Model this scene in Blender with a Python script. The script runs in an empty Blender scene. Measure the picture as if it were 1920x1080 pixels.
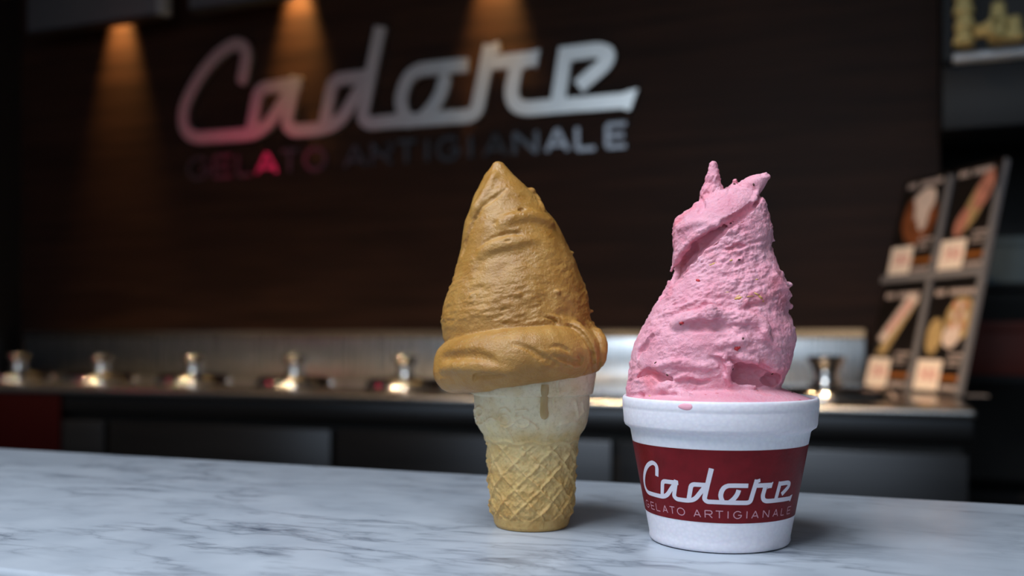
import bpy, bmesh, math, random
import numpy as np
from mathutils import Vector, Matrix

# ------------------------------------------------------------------ camera, world, lights, exposure
S = bpy.context.scene
COL = S.collection
F_PX, HOR = 1800.0, 630.0                 # focal length and eye level in the 1920x1080 frame
YAW = math.radians(20.71)
CA, SA = math.cos(YAW), math.sin(YAW)
EYE = 1.15                                # eye height
cam_d = bpy.data.cameras.new('camera')
cam = bpy.data.objects.new('camera', cam_d); COL.objects.link(cam)
cam.location = (0, 0, EYE)
cam.rotation_euler = (math.radians(90), 0, YAW)
cam_d.sensor_width = 36.0
cam_d.lens = F_PX / 1920 * 36
cam_d.shift_y = 90 / 1920
cam_d.clip_start = 0.02
cam_d.dof.use_dof = True
cam_d.dof.focus_distance = 0.452
cam_d.dof.aperture_fstop = 6.0
S.camera = cam

S.view_settings.view_transform = 'Standard'
S.view_settings.look = 'None'
S.view_settings.gamma = 1.0
S.view_settings.use_curve_mapping = False
S.view_settings.exposure = 0.0

world = bpy.data.worlds.new('world'); S.world = world
world.use_nodes = True
world.node_tree.nodes['Background'].inputs[0].default_value = (0.55, 0.7, 1.0, 1)
world.node_tree.nodes['Background'].inputs[1].default_value = 0.015


def area_light(name, loc, target, sx, sy, power, color, spread=180):
    d = bpy.data.lights.new(name, 'AREA'); d.shape = 'RECTANGLE'; d.size = sx; d.size_y = sy
    d.energy = power; d.color = color; d.spread = math.radians(spread)
    o = bpy.data.objects.new(name, d); COL.objects.link(o); o.location = loc
    o.rotation_euler = (Vector(target) - Vector(loc)).to_track_quat('-Z', 'Y').to_euler()
    return o

# daylight through the shop's glass front behind the camera
area_light('shop_front_daylight', (-0.7, -2.6, 2.35), (-0.6, 4.0, 2.2), 5.0, 3.1, 56, (0.72, 0.86, 1.0))
# soft key light added above the serving counter, no fixture there
area_light('counter_key_light', (-0.45, -0.20, 2.45), (-0.12, 0.47, 1.1), 0.9, 0.7, 30, (0.82, 0.91, 1.0))

rng = random.Random(7)

# ------------------------------------------------------------------ helpers
def P(px, py, z):
    """point at frame position px,py at depth z along the optical axis"""
    x = (px - 960) / F_PX * z
    return Vector((x * CA - z * SA, x * SA + z * CA, EYE - (py - HOR) / F_PX * z))

def W(px, py, Y):
    """... on the plane Y (parallel to the back wall)"""
    r = (px - 960) / F_PX
    return P(px, py, Y / (r * SA + CA))

def lin(c):
    c = c / 255.0
    return c / 12.92 if c <= 0.04045 else ((c + 0.055) / 1.055) ** 2.4

def rgb(r, g, b):
    return (lin(r), lin(g), lin(b), 1.0)


class NT:
    def __init__(self, name):
        self.m = bpy.data.materials.new(name); self.m.use_nodes = True
        self.t = self.m.node_tree
        self.b = self.t.nodes['Principled BSDF']
    def n(self, typ, **kw):
        nd = self.t.nodes.new(typ)
        for k, v in kw.items():
            if k.startswith('i_'):
                key = k[2:]
                nd.inputs[int(key) if key.isdigit() else key.replace('_', ' ')].default_value = v
            else:
                setattr(nd, k, v)
        return nd
    def l(self, a, ai, b, bi):
        self.t.links.new(a.outputs[ai], b.inputs[bi])
    def ramp(self, src, so, stops):
        r = self.n('ShaderNodeValToRGB')
        e = r.color_ramp.elements
        while len(e) > 1: e.remove(e[-1])
        e[0].position, e[0].color = stops[0]
        for p, c in stops[1:]:
            x = e.new(p); x.color = c
        self.l(src, so, r, 0)
        return r
    def coords(self, scale=(1, 1, 1), kind='Object'):
        tc = self.n('ShaderNodeTexCoord'); mp = self.n('ShaderNodeMapping')
        mp.inputs['Scale'].default_value = scale
        self.l(tc, kind, mp, 0)
        return mp
    def bump(self, src, so, strength, dist, prev=None):
        b = self.n('ShaderNodeBump'); b.inputs['Strength'].default_value = strength
        b.inputs['Distance'].default_value = dist
        self.l(src, so, b, 'Height')
        if prev: self.l(prev, 0, b, 'Normal')
        return b


def simple(name, col, rough=0.5, metal=0.0, noise=0.08, scale=(30, 30, 30), bump=0.0, bdist=0.001, spec=0.5):
    k = NT(name); b = k.b
    mp = k.coords(scale)
    nz = k.n('ShaderNodeTexNoise', i_Scale=1.0, i_Detail=4.0); k.l(mp, 0, nz, 0)
    lo = tuple(c * (1 - noise) for c in col[:3]) + (1,); hi = tuple(min(1, c * (1 + noise)) for c in col[:3]) + (1,)
    r = k.ramp(nz, 0, [(0.3, lo), (0.7, hi)]); k.l(r, 0, b, 'Base Color')
    b.inputs['Roughness'].default_value = rough; b.inputs['Metallic'].default_value = metal
    b.inputs['Specular IOR Level'].default_value = spec
    if bump:
        bp = k.bump(nz, 0, bump, bdist); k.l(bp, 0, b, 'Normal')
    return k.m


def emit(name, col, strength):
    k = NT(name)
    k.b.inputs['Base Color'].default_value = col
    k.b.inputs['Emission Color'].default_value = col
    k.b.inputs['Emission Strength'].default_value = strength
    return k.m


def mesh_obj(name, V, Fc, mat, parent=None, smooth=False, loc=None, rotz=None):
    me = bpy.data.meshes.new(name)
    me.from_pydata([tuple(v) for v in V], [], [tuple(int(i) for i in f) for f in Fc])
    if smooth: me.shade_smooth()
    if mat: me.materials.append(mat)
    o = bpy.data.objects.new(name, me); COL.objects.link(o)
    if parent: o.parent = parent
    if loc is not None: o.location = loc
    if rotz is not None: o.rotation_euler = (0, 0, rotz)
    return o


def tag(o, label=None, cat=None, group=None, kind=None):
    if label: o['label'] = label
    if cat: o['category'] = cat
    if group: o['group'] = group
    if kind: o['kind'] = kind
    return o


def empty(name, loc=(0, 0, 0), rotz=0):
    o = bpy.data.objects.new(name, None); COL.objects.link(o)
    o.location = loc; o.rotation_euler = (0, 0, rotz); o.empty_display_size = 0.02
    return o


class MB:
    """collects shapes, then links them as ONE mesh object"""
    def __init__(self): self.bm = bmesh.new()
    def box(self, x0, x1, y0, y1, z0, z1, bev=0.0, seg=2):
        b = bmesh.new()
        bmesh.ops.create_cube(b, size=1)
        for v in b.verts:
            v.co = Vector(((x0 + x1) / 2 + v.co.x * (x1 - x0), (y0 + y1) / 2 + v.co.y * (y1 - y0), (z0 + z1) / 2 + v.co.z * (z1 - z0)))
        if bev: bmesh.ops.bevel(b, geom=b.edges[:], offset=bev, segments=seg, profile=0.5, affect='EDGES')
        self.join(b); return self
    def join(self, b, M=None):
        if M is not None: b.transform(M)
        me = bpy.data.meshes.new('t'); b.to_mesh(me); b.free()
        self.bm.from_mesh(me); bpy.data.meshes.remove(me)
    def lathe(self, prof, n=48, c=(0, 0, 0), close=True):
        V, Fc = lathe_data(prof, n, close)
        vs = [self.bm.verts.new((v[0] + c[0], v[1] + c[1], v[2] + c[2])) for v in V]
        for f in Fc: self.bm.faces.new([vs[i] for i in f])
        return self
    def poly(self, V, Fc):
        vs = [self.bm.verts.new(v) for v in V]
        for f in Fc:
            try: self.bm.faces.new([vs[i] for i in f])
            except ValueError: pass
        return self
    def build(self, name, mat, parent=None, smooth=False, loc=None, rotz=None, recalc=True):
        if recalc: bmesh.ops.recalc_face_normals(self.bm, faces=self.bm.faces[:])
        me = bpy.data.meshes.new(name); self.bm.to_mesh(me); self.bm.free()
        if smooth:
            me.shade_smooth()
            try: me.set_sharp_from_angle(angle=math.radians(40))
            except Exception: pass
        me.materials.append(mat)
        o = bpy.data.objects.new(name, me); COL.objects.link(o)
        if parent: o.parent = parent
        if loc is not None: o.location = loc
        if rotz is not None: o.rotation_euler = (0, 0, rotz)
        return o


def lathe_data(prof, n, close=True):
    """prof: (r, z) list; r = 0 ends make a pole"""
    V, rows = [], []
    for r, z in prof:
        if r <= 1e-9:
            V.append((0, 0, z)); rows.append([len(V) - 1] * n)
        else:
            st = len(V)
            for i in range(n):
                a = 2 * math.pi * i / n
                V.append((r * math.cos(a), r * math.sin(a), z))
            rows.append(list(range(st, st + n)))
    Fc = []
    for a, b in zip(rows, rows[1:]):
        for i in range(n):
            j = (i + 1) % n
            f = []
            for q in (a[i], a[j], b[j], b[i]):
                if q not in f: f.append(q)
            if len(f) >= 3: Fc.append(f)
    return V, Fc


def spline(pts, n):
    """smooth interpolation through profile points"""
    pts = np.array(pts, float); out = []
    m = len(pts)
    for i in range(m - 1):
        p0 = pts[max(i - 1, 0)]; p1 = pts[i]; p2 = pts[i + 1]; p3 = pts[min(i + 2, m - 1)]
        for k in range(n):
            t = k / n
            out.append(0.5 * ((2 * p1) + (-p0 + p2) * t + (2 * p0 - 5 * p1 + 4 * p2 - p3) * t * t + (-p0 + 3 * p1 - 3 * p2 + p3) * t ** 3))
    out.append(pts[-1])
    return np.array(out)

# ------------------------------------------------------------------ numpy noise
_pr = np.random.RandomState(11)
_perm = np.tile(_pr.permutation(256), 3)
_grad = _pr.normal(size=(256, 3)); _grad /= np.linalg.norm(_grad, axis=1)[:, None]

def pnoise(p):
    p = np.asarray(p, np.float64)
    i = np.floor(p).astype(int); f = p - i
    u = f * f * f * (f * (f * 6 - 15) + 10)
    i &= 255
    def g(dx, dy, dz):
        h = _perm[_perm[_perm[(i[:, 0] + dx) & 255] + ((i[:, 1] + dy) & 255)] + ((i[:, 2] + dz) & 255)] & 255
        return (_grad[h] * (f - np.array([dx, dy, dz]))).sum(1)
    def mix(a, b, t): return a + (b - a) * t
    x00 = mix(g(0, 0, 0), g(1, 0, 0), u[:, 0]); x10 = mix(g(0, 1, 0), g(1, 1, 0), u[:, 0])
    x01 = mix(g(0, 0, 1), g(1, 0, 1), u[:, 0]); x11 = mix(g(0, 1, 1), g(1, 1, 1), u[:, 0])
    return mix(mix(x00, x10, u[:, 1]), mix(x01, x11, u[:, 1]), u[:, 2]) * 1.6

def fbm(p, o=3):
    s = 0; a = 1.0
    for k in range(o):
        s = s + a * pnoise(p * 2 ** k + 17.3 * k); a *= 0.5
    return s

# ------------------------------------------------------------------ distance-field sculpting (millimetres)
class Sculpt:
    def __init__(self, lo, hi, h, px0, z0, ray):
        self.lo = np.array(lo, float); self.h = h
        self.n = [int(math.ceil((b - a) / h)) + 1 for a, b in zip(lo, hi)]
        self.ax = [(lo[i] + h * np.arange(self.n[i])).astype(np.float32) for i in range(3)]
        self.F = np.full(self.n, 50.0, np.float32)
        self.px0, self.z0, self.cb = px0, z0, ray
    def loc(self, px, py, d=0.0):
        z = self.z0 + d * self.cb
        return np.array([(px - self.px0) / F_PX * z * self.cb, d, 99.0 - (py - HOR) / F_PX * z])
    def mm(self, px): return px * self.z0 / F_PX
    def _sl(self, a, b):
        s = []
        for i in range(3):
            i0 = max(0, int((a[i] - self.lo[i]) / self.h) - 1); i1 = min(self.n[i], int((b[i] - self.lo[i]) / self.h) + 3)
            s.append(slice(i0, max(i1, i0 + 1)))
        return tuple(s)
    def stack(self, rows, yfac=0.95, ymin=0.0, k=0.0, yc=0.0):
        """rows: (py, left px, right px) silhouette"""
        rows = sorted(rows, key=lambda r: -r[0])
        zz = np.array([self.loc(0, r[0])[2] for r in rows]); L = np.array([self.loc(r[1], r[0])[0] for r in rows]); R = np.array([self.loc(r[2], r[0])[0] for r in rows])
        cx = np.interp(self.ax[2], zz, (L + R) / 2).astype(np.float32); rx = np.interp(self.ax[2], zz, (R - L) / 2).astype(np.float32)
        ker = np.exp(-0.5 * (np.arange(-6, 7) * self.h / 1.2) ** 2); ker /= ker.sum()
        pad = lambda a: np.convolve(np.pad(a, 6, mode='edge'), ker, 'valid').astype(np.float32)
        cx, rx = pad(cx), pad(rx)
        rx = np.maximum(rx, 0.3)
        ry = np.maximum(rx * yfac, ymin).astype(np.float32)
        X = self.ax[0][:, None, None]; Y = self.ax[1][None, :, None]; Z = self.ax[2][None, None, :]
        q = np.sqrt(((X - cx) / rx) ** 2 + ((Y - yc) / ry) ** 2)
        d = (q - 1) * np.minimum(rx, ry) * 0.92
        d = np.maximum(d, np.maximum(zz[0] - Z, Z - zz[-1]))
        self.F = np.minimum(self.F, d.astype(np.float32))
    def _blend(self, sl, d, k, sub):
        F = self.F[sl]
        if sub:
            h = np.clip(0.5 - 0.5 * (F + d) / k, 0, 1)
            self.F[sl] = F * (1 - h) - d * h + k * h * (1 - h)
        else:
            h = np.clip(0.5 + 0.5 * (F - d) / k, 0, 1)
            self.F[sl] = F * (1 - h) + d * h - k * h * (1 - h)
    def capsule(self, a, b, ra, rb, k=1.0, sub=False):
        a = np.array(a, float); b = np.array(b, float)
        m = max(ra, rb) + 2.5 * k + 1
        sl = self._sl(np.minimum(a, b) - m, np.maximum(a, b) + m)
        X = self.ax[0][sl[0]][:, None, None] - a[0]; Y = self.ax[1][sl[1]][None, :, None] - a[1]; Z = self.ax[2][sl[2]][None, None, :] - a[2]
        ab = b - a; L2 = float(ab @ ab) + 1e-9
        t = np.clip((X * ab[0] + Y * ab[1] + Z * ab[2]) / L2, 0, 1)
        d = np.sqrt((X - t * ab[0]) ** 2 + (Y - t * ab[1]) ** 2 + (Z - t * ab[2]) ** 2) - (ra + (rb - ra) * t)
        self._blend(sl, d.astype(np.float32), k, sub)
    def ellipsoid(self, c, r, k=1.0, sub=False, rot=0.0):
        """rot turns it in the view plane"""
        c = np.array(c, float); r = np.array(r, float)
        m = max(r) + 2.5 * k + 1
        sl = self._sl(c - m, c + m)
        X0 = self.ax[0][sl[0]][:, None, None] - c[0]; Y = self.ax[1][sl[1]][None, :, None] - c[1]; Z0 = self.ax[2][sl[2]][None, None, :] - c[2]
        X = X0 * math.cos(rot) + Z0 * math.sin(rot); Z = -X0 * math.sin(rot) + Z0 * math.cos(rot)
        q = np.sqrt((X / r[0]) ** 2 + (Y / r[1]) ** 2 + (Z / r[2]) ** 2)
        g = np.sqrt((X / r[0] ** 2) ** 2 + (Y / r[1] ** 2) ** 2 + (Z / r[2] ** 2) ** 2) + 1e-6
        d = q * (q - 1) / g
        self._blend(sl, d.astype(np.float32), k, sub)
    def front(self, px, py):
        d = 0.0
        for _ in range(3):
            q = self.loc(px, py, d)
            i = int(np.clip(round((q[0] - self.lo[0]) / self.h), 0, self.n[0] - 1)); kz = int(np.clip(round((q[2] - self.lo[2]) / self.h), 0, self.n[2] - 1))
            col = self.F[i, :, kz]
            w = np.nonzero(col < 0)[0]
            if len(w) == 0: return 0.0
            d = float(self.ax[1][w[0]])
        return d
    def stroke(self, pts, r, off=0.0, k=1.0, sub=False, smooth=3):
        """pts: (px, py) on the visible face; r in px (number or list); off in px towards the eye"""
        pts = np.array(pts, float)
        rr = np.full(len(pts), float(r)) if np.isscalar(r) else np.array(r, float)
        q = spline(np.c_[pts, rr], smooth)
        L = []
        for x, y, s in q:
            d = self.front(x, y) - self.mm(off)
            L.append((self.loc(x, y, d), self.mm(max(s, 0.4))))
        for (a, ra), (b, rb) in zip(L, L[1:]): self.capsule(a, b, ra, rb, k, sub)
    def blob(self, px, py, rx, ry, depth, off=0.0, k=1.0, sub=False, rot=0.0):
        d = self.front(px, py) - self.mm(off)
        self.ellipsoid(self.loc(px, py, d), (self.mm(rx), self.mm(depth), self.mm(ry)), k, sub, rot)
    def mesh(self):
        F = self.F; s = F < 0
        n = F.shape
        c = np.zeros((n[0] - 1, n[1] - 1, n[2] - 1), np.int8)
        for dx in (0, 1):
            for dy in (0, 1):
                for dz in (0, 1):
                    c += s[dx:n[0] - 1 + dx, dy:n[1] - 1 + dy, dz:n[2] - 1 + dz]
        act = (c > 0) & (c < 8)
        I = np.argwhere(act)
        idx = np.full(act.shape, -1, np.int64); idx[act] = np.arange(len(I))
        acc = np.zeros((len(I), 3)); cnt = np.zeros(len(I))
        cor = [(a, b, g) for a in (0, 1) for b in (0, 1) for g in (0, 1)]
        for p in cor:
            for ax in range(3):
                if p[ax]: continue
                q = list(p); q[ax] = 1
                fa = F[I[:, 0] + p[0], I[:, 1] + p[1], I[:, 2] + p[2]]; fb = F[I[:, 0] + q[0], I[:, 1] + q[1], I[:, 2] + q[2]]
                m = (fa < 0) != (fb < 0)
                t = np.zeros(len(I)); t[m] = fa[m] / (fa[m] - fb[m])
                pt = np.tile(np.array(p, float), (len(I), 1)); pt[:, ax] += t
                acc[m] += pt[m]; cnt[m] += 1
        V = self.lo + (I + acc / cnt[:, None]) * self.h
        faces = []
        for ax in range(3):
            b, g = (ax + 1) % 3, (ax + 2) % 3
            A = [slice(None)] * 3; B = [slice(None)] * 3
            A[ax] = slice(0, n[ax] - 1); B[ax] = slice(1, n[ax])
            sa, sb = s[tuple(A)], s[tuple(B)]
            E = np.argwhere(sa != sb)
            E = E[(E[:, b] > 0) & (E[:, g] > 0) & (E[:, b] < n[b] - 1) & (E[:, g] < n[g] - 1)]
            qs = []
            for ob, og in ((0, 0), (1, 0), (1, 1), (0, 1)):
                e = E.copy(); e[:, b] -= ob; e[:, g] -= og
                qs.append(idx[e[:, 0], e[:, 1], e[:, 2]])
            Q = np.stack(qs, 1)
            fl = ~sa[E[:, 0], E[:, 1], E[:, 2]]
            Q[fl] = Q[fl][:, ::-1]
            faces.append(Q)
        Q = np.concatenate(faces)
        Q = Q[(Q >= 0).all(1)]
        return V, Q


def relax(V, Q, it=2, f=0.5):
    for _ in range(it):
        s = np.zeros_like(V); c = np.zeros(len(V))
        for a, b in ((0, 1), (1, 2), (2, 3), (3, 0)):
            np.add.at(s, Q[:, a], V[Q[:, b]]); np.add.at(s, Q[:, b], V[Q[:, a]])
            np.add.at(c, Q[:, a], 1); np.add.at(c, Q[:, b], 1)
        V = V * (1 - f) + f * s / np.maximum(c, 1)[:, None]
    return V


def normals(V, Q):
    fn = np.cross(V[Q[:, 2]] - V[Q[:, 0]], V[Q[:, 3]] - V[Q[:, 1]])
    N = np.zeros_like(V)
    for k in range(4): np.add.at(N, Q[:, k], fn)
    return N / np.maximum(np.linalg.norm(N, axis=1), 1e-9)[:, None]


def fast_mesh(name, V, Q, mat, parent=None, loc=None, rotz=None):
    me = bpy.data.meshes.new(name)
    me.vertices.add(len(V)); me.vertices.foreach_set('co', np.asarray(V, np.float32).ravel())
    me.loops.add(Q.size); me.loops.foreach_set('vertex_index', Q.astype(np.int32).ravel())
    me.polygons.add(len(Q)); me.polygons.foreach_set('loop_start', (np.arange(len(Q)) * Q.shape[1]).astype(np.int32))
    me.update(calc_edges=True); me.validate()
    me.shade_smooth(); me.materials.append(mat)
    o = bpy.data.objects.new(name, me); COL.objects.link(o)
    if parent: o.parent = parent
    if loc is not None: o.location = loc
    if rotz is not None: o.rotation_euler = (0, 0, rotz)
    return o

# ------------------------------------------------------------------ stroke lettering
def fillet(pts, r, n=6):
    pts = [np.array(p, float) for p in pts]
    if len(pts) < 3 or r <= 0: return np.array(pts)
    out = [pts[0]]
    for a, b, c in zip(pts, pts[1:], pts[2:]):
        u = a - b; v = c - b; lu = np.linalg.norm(u); lv = np.linalg.norm(v)
        d = min(r, lu * 0.5, lv * 0.5)
        p = b + u / lu * d; q = b + v / lv * d
        for k in range(n + 1):
            t = k / n
            out.append(p * (1 - t) ** 2 + 2 * b * t * (1 - t) + q * t * t)
    out.append(pts[-1])
    return np.array(out)

def resample(pts, step):
    seg = np.linalg.norm(np.diff(pts, axis=0), axis=1)
    keep = np.r_[True, seg > 1e-9]; pts = pts[keep]
    out = [pts[0]]
    for a, b in zip(pts, pts[1:]):
        m = max(1, int(math.ceil(np.linalg.norm(b - a) / step)))
        for k in range(1, m + 1): out.append(a + (b - a) * k / m)
    return np.array(out)

def ribbon(pts, w):
    """left and right outline of a stroke, mitred"""
    t = np.diff(pts, axis=0); t /= np.linalg.norm(t, axis=1)[:, None]
    L, R = [], []
    for i in range(len(pts)):
        a = t[max(i - 1, 0)]; b = t[min(i, len(t) - 1)]
        m = a + b; m /= max(np.linalg.norm(m), 1e-6)
        nrm = np.array([-m[1], m[0]])
        s = 1 / max(0.5, abs(nrm @ np.array([-a[1], a[0]])))
        L.append(pts[i] + nrm * w / 2 * s); R.append(pts[i] - nrm * w / 2 * s)
    return np.array(L), np.array(R)

def ribbons_mesh(lines, w, place, depth=0.0, r=0.0, step=None, polys=()):
    """place(u, v, front) -> 3-D point; depth > 0 gives the letters thickness"""
    V, Fc = [], []
    for ln in lines:
        q = fillet(ln, r)
        if step: q = resample(q, step)
        L, R = ribbon(q, w)
        n = len(L); o = len(V)
        V += [place(p[0], p[1], True) for p in L] + [place(p[0], p[1], True) for p in R]
        Fc += [(o + i, o + n + i, o + n + i + 1, o + i + 1) for i in range(n - 1)]
        if depth:
            V += [place(p[0], p[1], False) for p in L] + [place(p[0], p[1], False) for p in R]
            for i in range(n - 1):
                Fc += [(o + i + 1, o + 2 * n + i + 1, o + 2 * n + i, o + i), (o + n + i, o + 3 * n + i, o + 3 * n + i + 1, o + n + i + 1),
                       (o + 2 * n + i + 1, o + 3 * n + i + 1, o + 3 * n + i, o + 2 * n + i)]
            Fc += [(o, o + 2 * n, o + 3 * n, o + n), (o + n - 1, o + 2 * n - 1, o + 4 * n - 1, o + 3 * n - 1)]
    for pg in polys:
        o = len(V); n = len(pg)
        V += [place(p[0], p[1], True) for p in pg]; Fc.append(tuple(range(o, o + n)))
        if depth:
            V += [place(p[0], p[1], False) for p in pg]
            Fc += [(o + i, o + (i + 1) % n, o + n + (i + 1) % n, o + n + i) for i in range(n)]
    return V, Fc

def arc(cx, cy, rx, ry, a0, a1, n=18):
    return [(cx + rx * math.cos(math.radians(a0 + (a1 - a0) * k / n)), cy + ry * math.sin(math.radians(a0 + (a1 - a0) * k / n))) for k in range(n + 1)]

GLYPH = {  # unit box 0..1 wide, 0..1 high
    'G': [arc(.5, .5, .5, .5, 40, 340, 26) + [(1.0, .46)], [(.55, .46), (1.0, .46)]],
    'E': [[(0, 0), (0, 1)], [(0, 1), (.95, 1)], [(0, .5), (.85, .5)], [(0, 0), (.95, 0)]],
    'L': [[(0, 1), (0, 0)], [(0, 0), (.95, 0)]],
    'A': [[(0, 0), (.5, 1)], [(.5, 1), (1, 0)], [(.22, .3), (.78, .3)]],
    'T': [[(0, 1), (1, 1)], [(.5, 1), (.5, 0)]],
    'O': [arc(.5, .5, .5, .5, 0, 360, 32)],
    'R': [[(0, 0), (0, 1)], [(0, 1), (.7, 1)] + arc(.7, .74, .28, .26, 90, -90, 10) + [(0, .48)], [(.5, .48), (1, 0)]],
    'I': [[(0, 0), (0, 1)]],
    'N': [[(0, 0), (0, 1)], [(0, 1), (1, 0)], [(1, 0), (1, 1)]],
    '0': [arc(.5, .5, .4, .5, 0, 360, 20)],
    '3': [arc(.45, .74, .4, .26, 150, -90, 10), arc(.45, .25, .45, .25, 90, -150, 10)],
    '5': [[(.85, 1), (.15, 1), (.1, .56)] + arc(.45, .32, .42, .3, 120, -140, 12)],
    '8': [arc(.5, .75, .33, .25, 0, 360, 16), arc(.5, .25, .42, .25, 0, 360, 16)],
}

# ------------------------------------------------------------------ materials
def mat_wall():
    k = NT('dark_wood_panelling'); b = k.b
    mp = k.coords((0.8, 1, 14))
    nz = k.n('ShaderNodeTexNoise', i_Scale=2.0, i_Detail=6.0, i_Roughness=0.6); k.l(mp, 0, nz, 0)
    r = k.ramp(nz, 0, [(0.3, rgb(30, 19, 15)), (0.55, rgb(42, 27, 21)), (0.75, rgb(51, 34, 26))])
    k.l(r, 0, b, 'Base Color'); b.inputs['Roughness'].default_value = 0.48
    b.inputs['Specular IOR Level'].default_value = 0.08
    bp = k.bump(nz, 0, 0.25, 0.002); k.l(bp, 0, b, 'Normal')
    return k.m

def mat_steel(name, rough, col=(0.62, 0.62, 0.62), stretch=(2, 2, 220), aniso=0.0):
    k = NT(name); b = k.b
    mp = k.coords(stretch)
    nz = k.n('ShaderNodeTexNoise', i_Scale=1.0, i_Detail=3.0); k.l(mp, 0, nz, 0)
    r = k.ramp(nz, 0, [(0.3, tuple(c * 0.9 for c in col) + (1,)), (0.7, tuple(col) + (1,))])
    k.l(r, 0, b, 'Base Color')
    b.inputs['Metallic'].default_value = 1.0
    mr = k.n('ShaderNodeMapRange'); k.l(nz, 0, mr, 0)
    mr.inputs['To Min'].default_value = rough * 0.85; mr.inputs['To Max'].default_value = rough * 1.15
    k.l(mr, 0, b, 'Roughness')
    return k.m

def mat_marble():
    k = NT('white_veined_marble'); b = k.b
    mp = k.coords((1, 1, 1))
    # warp
    nw = k.n('ShaderNodeTexNoise', i_Scale=14.0, i_Detail=3.0); k.l(mp, 0, nw, 0)
    wm = k.n('ShaderNodeVectorMath', operation='MULTIPLY_ADD'); wm.inputs[1].default_value = (0.05, 0.02, 0.0)
    k.l(nw, 'Color', wm, 0); k.l(mp, 0, wm, 2)
    m2 = k.n('ShaderNodeMapping'); m2.inputs['Scale'].default_value = (9, 26, 9); m2.inputs['Rotation'].default_value = (0, 0, math.radians(12)); k.l(wm, 0, m2, 0)
    n1 = k.n('ShaderNodeTexNoise', i_Scale=1.0, i_Detail=6.0, i_Roughness=0.55); k.l(m2, 0, n1, 0)
    # thin veins: |n - .5|
    sb = k.n('ShaderNodeMath', operation='SUBTRACT', i_1=0.5); k.l(n1, 0, sb, 0)
    ab = k.n('ShaderNodeMath', operation='ABSOLUTE'); k.l(sb, 0, ab, 0)
    v1 = k.ramp(ab, 0, [(0.0, (.7, .7, .7, 1)), (0.012, (0.35, 0.35, 0.35, 1)), (0.05, (0, 0, 0, 1))])
    # broad streaky flecks
    m3 = k.n('ShaderNodeMapping'); m3.inputs['Scale'].default_value = (18, 62, 18); m3.inputs['Rotation'].default_value = (0, 0, math.radians(10)); k.l(wm, 0, m3, 0)
    n2 = k.n('ShaderNodeTexNoise', i_Scale=1.0, i_Detail=5.0, i_Roughness=0.6); k.l(m3, 0, n2, 0)
    v2 = k.ramp(n2, 0, [(0.55, (0, 0, 0, 1)), (0.66, (0.5, 0.5, 0.5, 1)), (0.78, (1, 1, 1, 1))])
    # where veins gather
    n3 = k.n('ShaderNodeTexNoise', i_Scale=7.0, i_Detail=2.0); k.l(mp, 0, n3, 0)
    ms = k.ramp(n3, 0, [(0.38, (0.12, 0.12, 0.12, 1)), (0.62, (1, 1, 1, 1))])
    ad = k.n('ShaderNodeMix', data_type='RGBA', blend_type='ADD'); ad.inputs[0].default_value = 0.8
    k.l(v2, 0, ad, 6); k.l(v1, 0, ad, 7)
    mu = k.n('ShaderNodeMix', data_type='RGBA', blend_type='MULTIPLY'); mu.inputs[0].default_value = 1.0
    k.l(ad, 2, mu, 6); k.l(ms, 0, mu, 7)
    n4 = k.n('ShaderNodeTexNoise', i_Scale=22.0, i_Detail=3.0); k.l(mp, 0, n4, 0)
    base = k.ramp(n4, 0, [(0.3, rgb(166, 173, 184)), (0.7, rgb(186, 192, 202))])
    cx = k.n('ShaderNodeMix', data_type='RGBA'); k.l(mu, 2, cx, 0); k.l(base, 0, cx, 6); cx.inputs[7].default_value = rgb(84, 92, 106)
    k.l(cx, 2, b, 'Base Color')
    b.inputs['Roughness'].default_value = 0.28
    b.inputs['Specular IOR Level'].default_value = 0.4
    return k.m

def mat_gelato(name, c_lo, c_hi, rough, sss, grain, gdist, gloss_top=None, extra=None):
    k = NT(name); b = k.b
    mp = k.coords((1, 1, 1))
    n1 = k.n('ShaderNodeTexNoise', i_Scale=70.0, i_Detail=4.0, i_Roughness=0.6); k.l(mp, 0, n1, 0)
    r = k.ramp(n1, 0, [(0.3, c_lo), (0.7, c_hi)])
    col = (r, 0)
    if extra: col = extra(k, mp, r)
    k.l(col[0], col[1], b, 'Base Color')
    b.inputs['Subsurface Weight'].default_value = .6 if sss > 0 else 0
    b.inputs['Subsurface Radius'].default_value = (1.0, 0.55, 0.4)
    b.inputs['Subsurface Scale'].default_value = sss
    b.inputs['Roughness'].default_value = rough
    if gloss_top:
        z0, z1, rr = gloss_top
        sp = k.n('ShaderNodeSeparateXYZ'); k.l(mp, 0, sp, 0)
        mr = k.n('ShaderNodeMapRange'); k.l(sp, 2, mr, 0)
        mr.inputs['From Min'].default_value = z0; mr.inputs['From Max'].default_value = z1
        mr.inputs['To Min'].default_value = rough; mr.inputs['To Max'].default_value = rr
        k.l(mr, 0, b, 'Roughness')
    g1 = k.n('ShaderNodeTexNoise', i_Scale=grain, i_Detail=4.0, i_Roughness=0.65); k.l(mp, 0, g1, 0)
    bp = k.bump(g1, 0, 0.55, gdist)
    k.l(bp, 0, b, 'Normal')
    return k.m

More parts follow.
